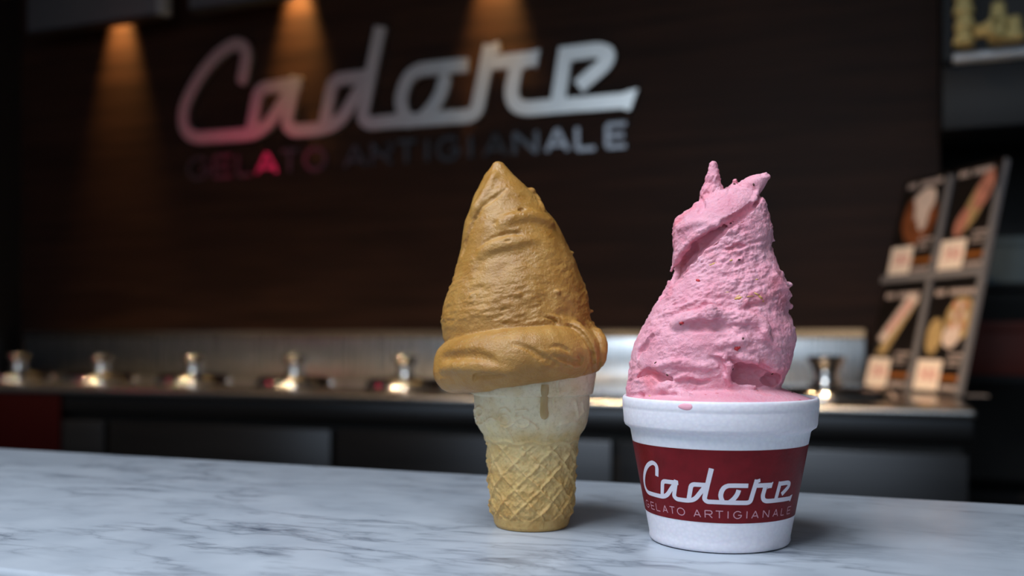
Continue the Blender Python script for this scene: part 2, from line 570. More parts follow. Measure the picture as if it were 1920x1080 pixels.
M_wall = mat_wall()
M_dark = simple('near_black_laminate', rgb(20, 18, 18), 0.5)
M_floor = simple('dark_floor_tile', rgb(60, 56, 52), 0.4, scale=(4, 4, 4))
M_ceil = simple('grey_ceiling_paint', rgb(140, 138, 136), 0.8)
M_plaster = simple('grey_wall_paint', rgb(130, 128, 126), 0.8, scale=(3, 3, 3))
M_counter = mat_steel('brushed_worktop_steel', 0.22, (0.60, 0.60, 0.60), (3, 200, 3))
M_front = mat_steel('satin_front_steel', 0.33, (0.07, 0.073, 0.08), (3, 3, 160))
M_splash = mat_steel('brushed_splashback_steel', 0.28, (0.56, 0.60, 0.64), (160, 3, 3))
M_lid = mat_steel('polished_lid_steel', 0.09, (0.66, 0.65, 0.64), (30, 30, 30))
M_sign = mat_steel('satin_sign_metal', 0.33, (0.93, 0.94, 0.94), (120, 3, 3))
M_letter = mat_steel('polished_letter_metal', 0.19, (0.24, 0.24, 0.26), (30, 30, 30))
M_marble = mat_marble()
M_edge = simple('marble_edge', rgb(190, 190, 190), 0.35)

# ------------------------------------------------------------------ room shell
WALL_Y = 3.70
XL, XR, YB = -4.12, 2.6, -2.75
M_box = lambda name, x0, x1, y0, y1, z0, z1, mat, parent=None: MB().box(x0, x1, y0, y1, z0, z1).build(name, mat, parent)
wall_end = W(1762, 100, WALL_Y).x
for nm, a, m in (('wall_back', (XL - .1, wall_end, WALL_Y, WALL_Y + .12, 0, 3.1), M_wall),
                 ('wall_niche', (wall_end - .2, XR + .1, 4.9, 5.0, 0, 3.1), M_dark),
                 ('wall_left', (XL - .12, XL, YB, WALL_Y, 0, 4.05), M_plaster),
                 ('wall_right', (XR, XR + .12, YB, 5.0, 0, 4.05), M_plaster),
                 ('floor', (XL - .12, XR + .12, YB, 5.0, -.1, 0), M_floor),
                 ('ceiling', (XL - .12, XR + .12, .8, 5.0, 3.1, 3.2), M_ceil),
                 ('ceiling_front', (XL - .12, XR + .12, YB, .8, 4.05, 4.15), M_ceil),
                 ('trim_1', (XL - .12, XR + .12, .78, .80, 3.1, 4.05), M_ceil),
                 ('added_dark_panel', (XL, XL + .04, 3.0, WALL_Y, .972, 3.1), M_dark)):  # dark panel added so the far end of the left wall stays dark
    tag(M_box(nm, *a, m), kind='structure')

# ------------------------------------------------------------------ marble serving counter
MT = EYE - 0.099
counter = empty('serving_counter', (-0.3, 0.47, MT))
tag(counter, 'white marble serving counter with grey veins in the foreground', 'counter')
MB().box(-3.2, 2.3, .305 - .47, .634 - .47, -.03, 0, .003, 3).build('marble_top', M_marble, counter, True)
MB().box(-3.17, 2.27, .36 - .47, .60 - .47, -MT + .0005, -.0302).build('counter_base', M_dark, counter)

# ------------------------------------------------------------------ back counter with container lids
TOPZ = EYE - 0.18
CY0, CY1 = 2.60, 3.62
cx1 = W(1832, 770, CY0).x
cx0 = XL + .02
back = empty('gelato_counter', ((cx0 + cx1) / 2, (CY0 + CY1) / 2, 0))
tag(back, 'long stainless steel back counter with round metal lids set in its top', 'counter')
ox, oy = back.location.x, back.location.y
MB().box(cx0 - ox, cx1 - ox, CY0 - oy, CY1 - oy, TOPZ - .026, TOPZ, .010, 4).build('worktop', M_counter, back, True)
MB().box(cx0 - ox + .005, cx1 - ox - .008, CY0 + .012 - oy, CY1 - oy, TOPZ - .09, TOPZ - .0265, .002).build('fascia', M_front, back, True)
MB().box(cx0 - ox + .03, cx1 - ox - .03, CY0 + .05 - oy, CY1 - oy, .0, TOPZ - .0905).build('carcass', M_dark, back)
seam = W(1153, 850, CY0 + .015).x
dw = cx1 - .008 - seam
x = cx1 - .008
while x > cx0 + .1:
    xa = max(x - dw, cx0 + .005)
    d = MB().box(xa + .012 - ox, x - .010 - ox, CY0 + .012 - oy, CY0 + .0495 - oy, .12, TOPZ - .115, .003).build('door', M_front, back, True)
    x = xa
# splashback with a folded top edge
SPZ = EYE + .024
sx0, sx1 = W(40, 620, CY1).x, W(1622, 620, CY1).x
spl = empty('splashback', ((sx0 + sx1) / 2, CY1 + .04, TOPZ)); tag(spl, 'brushed steel splashback along the foot of the dark brown wall', 'splashback')
hs = (sx1 - sx0) / 2
MB().box(-hs, hs, -.028, .039, .0005, SPZ - TOPZ - .03, .002).build('sheet', M_splash, spl, True)
zt = SPZ - TOPZ
MB().poly([(x_, y_, z_) for x_ in (-hs, hs) for y_, z_ in ((-.040, zt - .0295), (-.024, zt), (.039, zt), (.039, zt - .0295))],
          [(0, 1, 2, 3), (7, 6, 5, 4), (0, 4, 5, 1), (1, 5, 6, 2), (2, 6, 7, 3), (3, 7, 4, 0)]).build('top_ledge', M_counter, spl)


def lid(name_loc, rad, kr, label):
    o = empty('container_lid', name_loc)
    tag(o, label, 'lid', 'round steel lids on the back counter')
    s = rad / .125
    dome = [(rad * 1.03, 0), (rad * 1.03, .004), (rad, .0045)] + [tuple(p) for p in spline([(rad, .005), (rad * .965, .018), (rad * .945, .0225), (rad * .89, .0275), (rad * .8, .0325), (rad * .6, .036), (rad * .3, .0395), (0.0, .041)], 4)]
    V, Fc = lathe_data([(0, 0)] + dome, 56)
    mesh_obj('dome', V, Fc, M_lid, o, True)
    h = .066 if kr < .05 else .078
    kp = spline([(kr * .66, 0), (kr * .60, h * .2), (kr * .63, h * .42), (kr * .78, h * .66), (kr * .98, h * .88), (kr, h * .95), (kr * .86, h), (kr * .45, h * 1.03), (0, h * 1.04)], 4)
    kp[:, 0] = np.maximum(kp[:, 0], 0)
    V, Fc = lathe_data([(0, 0)] + [tuple(p) for p in kp], 32)
    k = mesh_obj('knob', V, Fc, M_lid, o, True); k.location = (0, 0, .0412)
    V, Fc = lathe_data([(kr * .6, 0), (kr * .9, 0), (kr * .9, .004), (kr * .6, .006)], 32)
    c = mesh_obj('collar', V, Fc, M_lid, o, True); c.location = (0, 0, .0395)
    return o

LY = 3.0
for i, (kx, lab) in enumerate(((35, 'steel lid with knob at the far left end of the back counter'),
                               (190, 'second steel lid from the left on the back counter'),
                               (363, 'third steel lid from the left, below the start of the script sign'),
                               (553, 'fourth steel lid from the left on the back counter'),
                               (760, 'fifth steel lid from the left, just left of the brown cone'),
                               (978, 'steel lid on the back counter hidden behind the brown cone'),
                               (1548, 'large steel lid with wide knob beside the menu board'))):
    if kx == 1548:
        p = W(kx, 700, 2.98); lid((p.x, 2.98, TOPZ + .0005), .19, .056, lab)
    else:
        p = W(kx, 700, LY); lid((p.x, LY, TOPZ + .0005), .142, .046, lab)

# dark red end panel at the left
ra = W(112, 740, CY0 + .003).x
M_red = simple('dark_red_lacquer', rgb(24, 1, 3), 0.6, spec=.05)
ep = MB().box(cx0 - back.location.x + .002, ra - back.location.x, CY0 + .003 - back.location.y, CY0 + .0115 - back.location.y, .06, TOPZ - .0265, .002).build('end_panel', M_red, back, True)
ep['label'] = 'dark red end panel'

# ------------------------------------------------------------------ wall sign
a1 = lambda x, y: W(320 + x / 4.154, 30 + y / 4.154, WALL_Y)
b1 = lambda x, y: W(740 + x / 4.0, 60 + y / 4.0, WALL_Y)
uv = lambda p: (p.x, p.z)
A_ = lambda *q: [uv(a1(x, y)) for x, y in q]
B_ = lambda *q: [uv(b1(x, y)) for x, y in q]
WORD = [
    # C and its base line running up the diagonal of the a
    [tuple(p) for p in spline(A_((592, 510), (612, 400), (622, 320), (605, 262), (560, 238), (505, 247), (400, 320), (290, 445), (200, 590), (145, 720), (133, 820), (152, 895), (205, 945), (275, 957)), 4)]
    + A_((480, 943), (660, 930), (735, 900), (800, 845), (985, 565)),
    A_((655, 930), (718, 578), (1048, 538)),
    A_((1010, 486), (932, 855), (985, 905), (1190, 893), (1300, 860), (1370, 800), (1545, 520)),
    A_((1222, 885), (1295, 512), (1560, 482)),
    A_((1662, 98), (1520, 800), (1570, 850)) + B_((-60, 686), (590, 640), (640, 600), (738, 112)),
    [tuple(p) for p in B_((572, 262), (400, 277), (230, 292))] + [tuple(p) for p in spline(B_((230, 292), (150, 335), (100, 415), (75, 520), (90, 610), (130, 690)), 3)],
    [tuple(p) for p in spline(B_((398, 372), (372, 470), (315, 570), (235, 660)), 4)],
    B_((720, 247), (1093, 210)),
    B_((938, 232), (893, 470), (920, 560), (1000, 588), (1400, 555), (1775, 525)),
    B_((1238, 560), (1305, 130)),
    B_((1262, 185), (1540, 150), (1620, 175), (1600, 250), (1395, 425)),
]
WPOLY = [B_((682, 135), (800, 84), (812, 160), (770, 180), (720, 180)), B_((1740, 462), (1840, 437), (1782, 600), (1740, 603)),
         B_((1080, 150), (1112, 140), (1082, 285), (1060, 280)), B_((1010, 290), (1080, 280), (1082, 230), (985, 230), (985, 310))]
xs = [p[0] for l in WORD for p in l]
sign = empty('wall_sign', ((min(xs) + max(xs)) / 2, WALL_Y, EYE + .95))
tag(sign, 'satin metal script lettering with small capitals below on dark brown wall', 'sign')
ox, oz = sign.location.x, sign.location.z
WSTROKE = .0605
off_w = lambda front: -.034 if front else -.012
def union(solids, name, mat, parent, loc=None):
    """weld overlapping closed pieces into one solid"""
    tmp = []
    sub = bpy.data.collections.new('tmp')
    for i, (V, Fc) in enumerate(solids):
        bm = bmesh.new(); vs = [bm.verts.new(v) for v in V]
        for f in Fc: bm.faces.new([vs[j] for j in f])
        bmesh.ops.recalc_face_normals(bm, faces=bm.faces[:])
        if i: bmesh.ops.translate(bm, verts=bm.verts[:], vec=(0, -.00004 * i, 0))
        me = bpy.data.meshes.new('tmp'); bm.to_mesh(me); bm.free()
        o = bpy.data.objects.new('tmp', me); (COL if i == 0 else sub).objects.link(o); tmp.append(o)
    if len(tmp) > 1:
        md = tmp[0].modifiers.new('u', 'BOOLEAN'); md.operation = 'UNION'; md.solver = 'EXACT'; md.operand_type = 'COLLECTION'; md.collection = sub; md.use_self = False
    dg = bpy.context.evaluated_depsgraph_get(); dg.update()
    me = bpy.data.meshes.new_from_object(tmp[0].evaluated_get(dg)); me.name = name
    for o in tmp:
        m0 = o.data; bpy.data.objects.remove(o); bpy.data.meshes.remove(m0)
    bpy.data.collections.remove(sub)
    me.materials.clear(); me.materials.append(mat)
    o = bpy.data.objects.new(name, me); COL.objects.link(o); o.parent = parent
    if loc is not None: o.location = loc
    return o
def script_solid(h=.0032, dep=.011):
    """one welded solid from all strokes of the script word"""
    allp = np.array([p for l in WORD for p in l] + [p for g in WPOLY for p in g])
    lo = allp.min(0) - .05; hi = allp.max(0) + .05
    G = Sculpt.__new__(Sculpt)
    G.h = h; G.lo = np.array([lo[0], -dep - 2 * h, lo[1]])
    G.n = [int((hi[0] - lo[0]) / h) + 1, int((2 * dep + 4 * h) / h) + 1, int((hi[1] - lo[1]) / h) + 1]
    U = (lo[0] + h * np.arange(G.n[0]))[:, None]; Vv = (lo[1] + h * np.arange(G.n[2]))[None, :]
    D = np.full((G.n[0], G.n[2]), 1.0)
    hwid = WSTROKE / 2
    for l in WORD:
        q = fillet(l, .045)
        q = q[np.r_[True, np.linalg.norm(np.diff(q, axis=0), axis=1) > 1e-7]]
        for k, (a, b) in enumerate(zip(q, q[1:])):
            t = b - a; L = np.linalg.norm(t); t = t / L; c = (a + b) / 2
            dx = np.abs((U - c[0]) * t[0] + (Vv - c[1]) * t[1]) - L / 2; dy = np.abs(-(U - c[0]) * t[1] + (Vv - c[1]) * t[0]) - hwid
            D = np.minimum(D, np.maximum(dx, dy))
            if k: D = np.minimum(D, np.hypot(U - a[0], Vv - a[1]) - hwid)
    for g in WPOLY:
        g = np.array(g); m = len(g); ar = sum(g[i][0] * g[(i + 1) % m][1] - g[(i + 1) % m][0] * g[i][1] for i in range(m))
        d = np.full(D.shape, -1.0)
        for i in range(m):
            a = g[i]; t = g[(i + 1) % m] - a; t = t / np.linalg.norm(t) * (1 if ar > 0 else -1)
            d = np.maximum(d, (U - a[0]) * t[1] - (Vv - a[1]) * t[0])
        D = np.minimum(D, d)
    Y = G.lo[1] + h * np.arange(G.n[1])
    G.F = np.maximum(D[:, None, :], (np.abs(Y) - dep)[None, :, None]).astype(np.float32)
    return G.mesh()
V, Q = script_solid()
V[V[:, 1] < -.011 + .0029, 1] = -.011          # crisp flat face
V = V + np.array([-ox, -.0235, -oz])
script = fast_mesh('script_lettering', V, Q, M_sign, sign)
script.data.set_sharp_from_angle(angle=math.radians(25))
for ln in WORD[:5] + WORD[8:10]:       # stand-off pins to the wall
    u, v = ln[len(ln) // 2]
    MB().box(u - ox - .006, u - ox + .006, -.0118, -.0005, v - oz - .006, v - oz + .006).build('stand_off_pin', M_sign, sign)
TAGPX = [('G', 359, 398), ('E', 407, 441), ('L', 451, 478), ('A', 486, 525), ('T', 533, 563), ('O', 577, 615),
         ('A', 651, 690), ('R', 702, 739), ('T', 749, 784), ('I', 805, 806), ('G', 825, 865), ('I', 886, 887),
         ('A', 912, 953), ('N', 968, 1009), ('A', 1028, 1068), ('L', 1085, 1120), ('E', 1141, 1178)]
tl = random.Random(3)
for i, (ch, xa, xb) in enumerate(TAGPX):
    xc = (xa + xb) / 2
    base = 336.5 - (xc - 378) * .0769
    top = base - 38.5 - (xc - 378) * .0035
    p0 = W(xa, base + (xc - xa) * .0769, WALL_Y); p1 = W(xb, base - (xb - xc) * .0769, WALL_Y); pt = W(xc, top, WALL_Y)
    zb = (p0.z + p1.z) / 2; hgt = pt.z - zb; wd = p1.x - p0.x
    lines = [[((g[0] - .5) * wd, (g[1] - .5) * hgt) for g in l] for l in GLYPH[ch]]
    o = union([ribbons_mesh([l], .0185, lambda u, v, f: (u, -.006 if f else .006, v), .012) for l in lines], 'letter', M_letter, sign)
    o.location = ((p0.x + p1.x) / 2 - ox, -.016, zb + hgt / 2 - oz)
    tilt, turn = tl.uniform(-2.0, 2.0), tl.uniform(-1.5, 1.5)
    if i in (3, 4): tilt, turn = 0, (0, 2.6)[i - 3]
    o.rotation_euler = (math.radians(tilt), 0, math.radians(turn))

# ------------------------------------------------------------------ ceiling-hung panels and wall washers
M_panel = simple('dark_grey_panel', rgb(70, 74, 78), 0.45)
M_trim = simple('light_grey_trim', rgb(120, 124, 128), 0.4)
PY = 3.45
def panel(xa, xb, lab):
    p0, p1 = W(xa, 60 - .15 * (xa - 43), PY), W(xb, 60 - .15 * (xb - 43), PY)
    zb = W(170, 41, PY).z
    o = empty('hanging_panel', ((p0.x + p1.x) / 2, PY + .05, zb)); tag(o, lab, 'panel', 'grey panels hung from the ceiling')
    w = (p1.x - p0.x) / 2
    MB().box(-w, w, -.03, .03, .002, 3.098 - zb, .004).build('panel_body', M_panel, o, True)
    MB().box(w + .0005, w + .03, -.035, .03, .0, 3.098 - zb, .003).build('edge_trim', M_trim, o, True)
    MB().box(-w, w, -.034, .032, -.006, .0015).build('bottom_trim', M_dark, o)
panel(44, 289, 'grey hanging panel in the upper left corner beside the left wall')
panel(348, 520, 'grey hanging panel at the top edge above the script sign')

M_can = simple('black_lamp_housing', rgb(24, 22, 20), 0.4)
for i, (xx, yy, lab) in enumerate(((228, 60, 'downlight washing the wall left of the script sign'),
                                   (560, 40, 'downlight washing the wall above the script letters left of centre'),
                                   (930, 5, 'downlight washing the wall above the brown cone'))):
    p = W(xx, yy, WALL_Y)
    o = empty('wall_washer', (p.x, WALL_Y - .065, 2.86)); tag(o, lab, 'lamp', 'downlights along the sign wall')
    V, Fc = lathe_data([(.030, 0), (.036, 0), (.036, .10), (.0, .10)], 24)
    mesh_obj('housing', V, Fc, M_can, o, True)
    V, Fc = lathe_data([(.006, .1005), (.006, .2385), (.04, .2387), (.04, .2397)], 12)
    mesh_obj('stem', V, Fc, M_can, o, True)
    V, Fc = lathe_data([(0, .03), (.029, .03)], 24)
    mesh_obj('bulb', V, Fc, emit('warm_bulb', (1, .55, .2, 1), 6), o)
    d = bpy.data.lights.new('wall_washer_light', 'SPOT'); d.energy = 190; d.color = (1.0, .57, .18)
    d.spot_size = math.radians(44); d.spot_blend = 1.0; d.shadow_soft_size = .02
    l = bpy.data.objects.new('wall_washer_light', d); COL.objects.link(l)
    l.location = (p.x, WALL_Y - .065, 2.855); l.rotation_euler = (math.radians(13), 0, 0)

# small warm ceiling spots over the serving aisle: they glint in the steel lids
for i, (lx, ly, tx, ty, tz, en) in enumerate(((-3.3, 1.5, -3.1, 2.9, 1.0, 3.2), (-2.5, 1.5, -2.4, 2.9, 1.0, 3.2), (-1.7, 1.5, -1.7, 2.9, 1.0, 3.2), (-.9, 1.5, -.9, 2.9, 1.0, 3.2), (-.1, 1.5, -.1, 2.9, 1.0, 3.2),
                                              (-2.9, 2.35, -2.7, 2.95, 1.0, 2.4), (-2.0, 2.35, -1.9, 2.95, 1.0, 2.4), (-1.1, 2.35, -1.1, 2.95, 1.0, 2.4), (-.9, 2.0, .25, 3.35, 1.25, .8))):
    o = empty('ceiling_spot', (lx, ly, 3.04)); tag(o, 'small round ceiling spot aimed at ' + ('the far left lid', 'the third lid from the left', 'the fifth lid from the left', 'the lid behind the cone', 'the large lid with wide knob', 'the second lid from above', 'the fourth lid from above', 'the hidden lid from above', 'the menu board')[i], 'lamp', 'ceiling spots aimed at the back counter')
    V, Fc = lathe_data([(.030, .01), (.045, 0), (.05, .0), (.05, .059), (0, .059)], 24)
    mesh_obj('housing', V, Fc, M_can, o, True)
    d = bpy.data.lights.new('ceiling_spot_light', 'AREA'); d.shape = 'DISK'; d.size = .045; d.energy = en; d.spread = math.radians(38); d.color = (1.0, .66, .36)
    l = bpy.data.objects.new('ceiling_spot_light', d); COL.objects.link(l); l.location = (lx, ly, 3.025)
    l.rotation_euler = (Vector((tx, ty, tz)) - l.location).to_track_quat('-Z', 'Y').to_euler()

# red neon tube on the left wall (seen only as a red glint in the metal)
ne = empty('neon_lamp', (XL + .05, 1.5, 2.28)); tag(ne, 'red neon tube lamp mounted upright on the left wall', 'lamp')
V, Fc = lathe_data([(0, 0), (.026, 0), (.026, .24), (0, .24)], 16)
mesh_obj('tube', V, Fc, emit('red_neon', (1.0, .02, .10, 1), 15), ne, True)
MB().box(-.049, -.031, -.05, .05, -.05, .29).build('backing', M_can, ne)

# ------------------------------------------------------------------ menu board on the right end of the counter
def camframe(x, z): return Vector((x * CA - z * SA, x * SA + z * CA, 0))
A0 = camframe(1.337, 2.85); ED = camframe(-.25, .968).normalized(); BK = camframe(.968, .25).normalized()
lam = math.asin(.229)
UP = Vector((0, 0, 1)) * math.cos(lam) + BK * math.sin(lam)
NM = UP.cross(ED).normalized()
if NM.dot(BK) > 0: NM = -NM
BW, BH = .488, .73
menu = empty('menu_board', (A0.x, A0.y, TOPZ + .001))
tag(menu, 'leaning acrylic menu board with four dessert cards at the right of the counter', 'menu board')
def bp(u, v, n=0.0):                       # u from the left edge, v up, n out of the face
    return ED * (BW - u) + UP * v + NM * n
def bbox(name, u0, u1, v0, v1, n0, n1, mat, parent=menu):
    V = [bp(u, v, n) for n in (n0, n1) for v in (v0, v1) for u in (u0, u1)]
    return MB().poly(V, [(0, 1, 3, 2), (4, 6, 7, 5), (0, 4, 5, 1), (2, 3, 7, 6), (0, 2, 6, 4), (1, 5, 7, 3)]).build(name, mat, parent)
def bpoly(name, pts, n, mat, parent, th=.0006):
    V = [bp(u, v, n) for u, v in pts] + [bp(u, v, n - th) for u, v in pts]
    m = len(pts)
    return MB().poly(V, [tuple(range(m)), tuple(range(2 * m - 1, m - 1, -1))] + [(i, (i + 1) % m, m + (i + 1) % m, m + i) for i in range(m)]).build(name, mat, parent)
M_acr = simple('grey_acrylic', rgb(126, 124, 128), 0.25, noise=.03)
M_card = simple('black_card', rgb(18, 14, 13), 0.45)
M_tagp = simple('cream_price_tag', rgb(255, 236, 222), 0.6, noise=.04)
M_ink = simple('pale_print', rgb(196, 180, 176), 0.6)
M_redp = simple('red_print', rgb(222, 128, 126), 0.6)
M_org = simple('brown_stripe_print', rgb(150, 88, 30), 0.6)
M_brn = simple('chocolate_print', rgb(130, 72, 38), 0.6, noise=.3)
M_crm = simple('cream_print', rgb(226, 206, 196), 0.6, noise=.1)
M_gld = simple('golden_print', rgb(186, 158, 108), 0.6, noise=.25, scale=(60, 60, 60))
M_pink = simple('pink_print', rgb(190, 126, 108), 0.6, noise=.2)
bbox('back_sheet', 0, BW, 0, BH, -.006, -.003, M_dark)
bw = .020
bbox('frame_bar', BW - bw, BW, 0, BH, -.0025, .012, M_acr)
bbox('frame_bar', BW * .5 - bw * .5, BW * .5 + bw * .5, 0, BH - .01, .0012, .010, M_acr)
bbox('frame_bar', 0, BW - bw - .0005, BH * .505, BH * .505 + .024, .0105, .016, M_acr)
MB().box(-.03, .03, -.03, .03, 0, .004).build('foot', M_acr, menu, loc=(BK.x * .05, BK.y * .05, 0))
V = [bp(BW - .05, BH + .004, .0), bp(BW - .004, BH + .004, .0), bp(BW - .004, BH - .10, .0), bp(BW - .05, BH + .004, .015), bp(BW - .004, BH + .004, .015), bp(BW - .004, BH - .10, .015)]
MB().poly(V, [(0, 1, 2), (3, 5, 4), (0, 3, 4, 1), (1, 4, 5, 2), (2, 5, 3, 0)]).build('corner_clip', M_lid, menu)
def ell(cx, cy, rx, ry, rot=0, n=20):
    c, s = math.cos(rot), math.sin(rot)
    return [(cx + rx * math.cos(t) * c - ry * math.sin(t) * s, cy + rx * math.cos(t) * s + ry * math.sin(t) * c) for t in [2 * math.pi * i / n for i in range(n)]]
cw, chh = BW / 2 - bw * .8, BH * .475
def card(u0, v0, shapes, price, lab):
    c = bbox('menu_card', u0, u0 + cw, v0, v0 + chh, -.0025, .0005, M_card); c['label'] = lab
    g = lambda a, b: (u0 + a * cw, v0 + b * chh)
    for k, (pts, m) in enumerate(shapes):
        bpoly('printed_picture', [g(*q) for q in pts], .0009 + .0003 * k, m, c, .0003)
    # headline and small print: too small to read, rows of little blocks
    for (ua, ub, va, vb, n) in ((.10, .88, .90, .955, 11), (.60, .92, .335, .365, 7), (.60, .86, .29, .31, 7), (.60, .82, .25, .27, 6), (.56, .94, .03, .075, 8)):
        mb = MB()
        st = (ub - ua) / n
        for i in range(n):
            if n == 11 and i == 3: continue
            q = [g(ua + i * st, va), g(ua + (i + .75) * st, va), g(ua + (i + .75) * st, vb), g(ua + i * st, vb)]
            mb.poly([bp(u, v, .0011) for u, v in q], [(0, 1, 2, 3)])
        mb.build('small_print', M_ink, c)
    bpoly('stripe', [g(.5, .12), g(.98, .12), g(.98, .165), g(.5, .165)], .0010, M_org, c, .0003)
    t = bpoly('price_tag', [g(.02, .02), g(.52, .02), g(.52, .30), g(.02, .30)], .0022, M_tagp, c, .001)
    mb = MB()
    for j, ch in enumerate(price):
        L = [[((.12 + j * .115 + q[0] * .09), (.12 + q[1] * .09)) for q in l] for l in GLYPH[ch]]
        V, Fc = ribbons_mesh([[g(*q) for q in l] for l in L], .006, lambda u, v, f: bp(u, v, .0024), 0)
        mb.poly(V, Fc)
    d = mb.build('price_digits', M_redp, c)
lu, ru = .004, BW * .5 + bw * .5 + .002
hv = BH * .505 + .0245
card(lu, hv, [(ell(.50, .58, .38, .27), M_brn), (ell(.52, .72, .28, .15, .2), M_crm), (ell(.58, .60, .12, .16, .2), M_crm), (ell(.30, .60, .08, .16), M_brn)], '350', 'chocolate dessert card, upper left')
card(ru, hv, [(ell(.56, .64, .13, .36, -.72), M_gld), (ell(.66, .74, .13, .22, -.72), M_pink), (ell(.34, .46, .10, .16, -.72), M_pink)], '350', 'golden pastry card, upper right')
card(lu, .003, [([(.12, .34), (.34, .34), (.86, .86), (.66, .92)], M_gld), ([(.10, .50), (.26, .44), (.88, .88), (.66, .95)], M_crm)] + [(ell(.34 + .11 * k, .60 + .075 * k, .05, .035, .6), M_redp) for k in range(4)], '350', 'loaf cake slice card, lower left')
card(ru, .003, [(ell(.24, .52, .16, .17), M_gld), (ell(.68, .68, .28, .20), M_gld), (ell(.58, .52, .17, .11), M_crm)] + [(ell(.56 + .10 * (k % 3), .62 + .09 * (k // 3), .045, .035), (M_pink, M_crm)[k % 2]) for k in range(9)], '500', 'round pastries card, lower right')

# ------------------------------------------------------------------ niche shelf with wafer cups, upper right
SY = 3.42
s0 = W(1788, 100, SY)
shelf = empty('wall_cabinet', (s0.x + .5, SY + .2, s0.z))
tag(shelf, 'dark cabinet with pale edged shelf in the upper right corner', 'cabinet')
M_shelf = simple('pale_shelf_edge', rgb(196, 204, 214), 0.35)
M_cab = simple('dark_cabinet_front', rgb(20, 21, 25), 0.5, spec=.25)
MB().box(-.5, .9, -.20, .20, -.022, 0, .003).build('shelf_board', M_shelf, shelf, True)
MB().box(-.53, .9, -.15, .20, -.235, -.0225, .003).build('cabinet_body', M_cab, shelf, True)
MB().box(-.53, -.505, -.20, .20, -.022, .75).build('side_panel', M_cab, shelf)
MB().box(-.5045, .9, .16, .199, .0005, .75).build('back_panel', M_dark, shelf)
M_waf = simple('pale_wafer', rgb(205, 184, 122), 0.7, noise=.12, scale=(90, 90, 90))
wc = lathe_data([(.0, 0), (.019, 0), (.022, .03), (.024, .045), (.030, .052), (.031, .072), (.029, .072), (.027, .055), (.0, .045)], 20)
def wafer(x, y, z, lab, lay=0.0):
    o = mesh_obj('wafer_cup', wc[0], wc[1], M_waf, None, True, (x, y, z)); o.rotation_euler = (math.pi if not lay else math.radians(90), 0, lay)
    tag(o, lab, 'wafer cup', 'wafer cups on the upper right shelf')
zs = s0.z + .0005
for k in range(7):
    q = W(1803, 95, SY)
    wafer(q.x + (k % 2) * .003, SY - .08, zs + .0725 + k * .0485, ('lowest', 'second', 'third', 'fourth', 'fifth', 'sixth', 'seventh')[k] + ' wafer cup from the bottom of the leftmost stack on the shelf')
q = W(1838, 92, SY); wafer(q.x - .02, SY - .10, zs + .0315, 'wafer cup lying on its side between the stacks', .9)
for k in range(2):
    q = W(1866, 90, SY); wafer(q.x, SY - .08, zs + .0725 + k * .0485, ('lower', 'upper')[k] + ' wafer cup of the short middle stack on the shelf')
q = W(1895, 88, SY); wafer(q.x, SY - .08, zs + .0725, 'single upturned wafer cup at the right of the shelf stacks')

# dim rack inside the niche
rack = empty('storage_rack', (W(1935, 600, 4.0).x, 4.1, 0)); tag(rack, 'dark storage rack with shelves in shadow behind the menu board', 'rack')
for zz in (.55, .98, 1.32):
    MB().box(-.40, .8, -.18, .18, zz, zz + .025, .002).build('shelf', M_cab, rack)
for xx in (-.415, .815):
    MB().box(xx - .014, xx + .014, -.18, .18, 0, 1.75).build('upright', M_cab, rack)
rx, ry = rack.location.x, rack.location.y
def carton(dx, z, w, h, m, nm, lab):
    o = empty(nm, (rx + dx, ry - .05, z)); tag(o, lab, 'box')
    MB().box(-w / 2, w / 2, -.1, .1, 0.0005, h * .8, .003).build('box_body', m, o, True)
    MB().box(-w / 2 - .004, w / 2 + .004, -.104, .104, h * .8 + .0005, h, .003).build('lid', m, o, True)
carton(-.08, 1.345, .26, .17, simple('blue_grey_card', rgb(120, 140, 150), .6), 'storage_box', 'blue grey box on the top shelf of the dark rack')
carton(-.10, 1.005, .3, .2, simple('red_brown_card', rgb(110, 40, 28), .6), 'carton', 'red brown carton on the middle shelf of the dark rack')

# ------------------------------------------------------------------ ice cream cone
def ray(px): return 1 / math.sqrt(1 + ((px - 960) / F_PX) ** 2)
cone_px, cone_z = 997, 502.0
c0 = P(cone_px, HOR, cone_z / 1000)
cone_rot = math.atan2(-c0.x, c0.y)
icc = empty('ice_cream_cone', (c0.x, c0.y, MT + .0003), cone_rot)
tag(icc, 'wafer cone with a tall swirl of caramel brown gelato standing on the marble', 'ice cream')

def seg_dist(sx, sy, line):
    d = np.full(sx.shape, 1e9)
    for (ax, ay), (bx, by) in zip(line, line[1:]):
        vx, vy = bx - ax, by - ay; L2 = vx * vx + vy * vy + 1e-9
        t = np.clip(((sx - ax) * vx + (sy - ay) * vy) / L2, 0, 1)
        d = np.minimum(d, np.hypot(sx - ax - t * vx, sy - ay - t * vy))
    return d

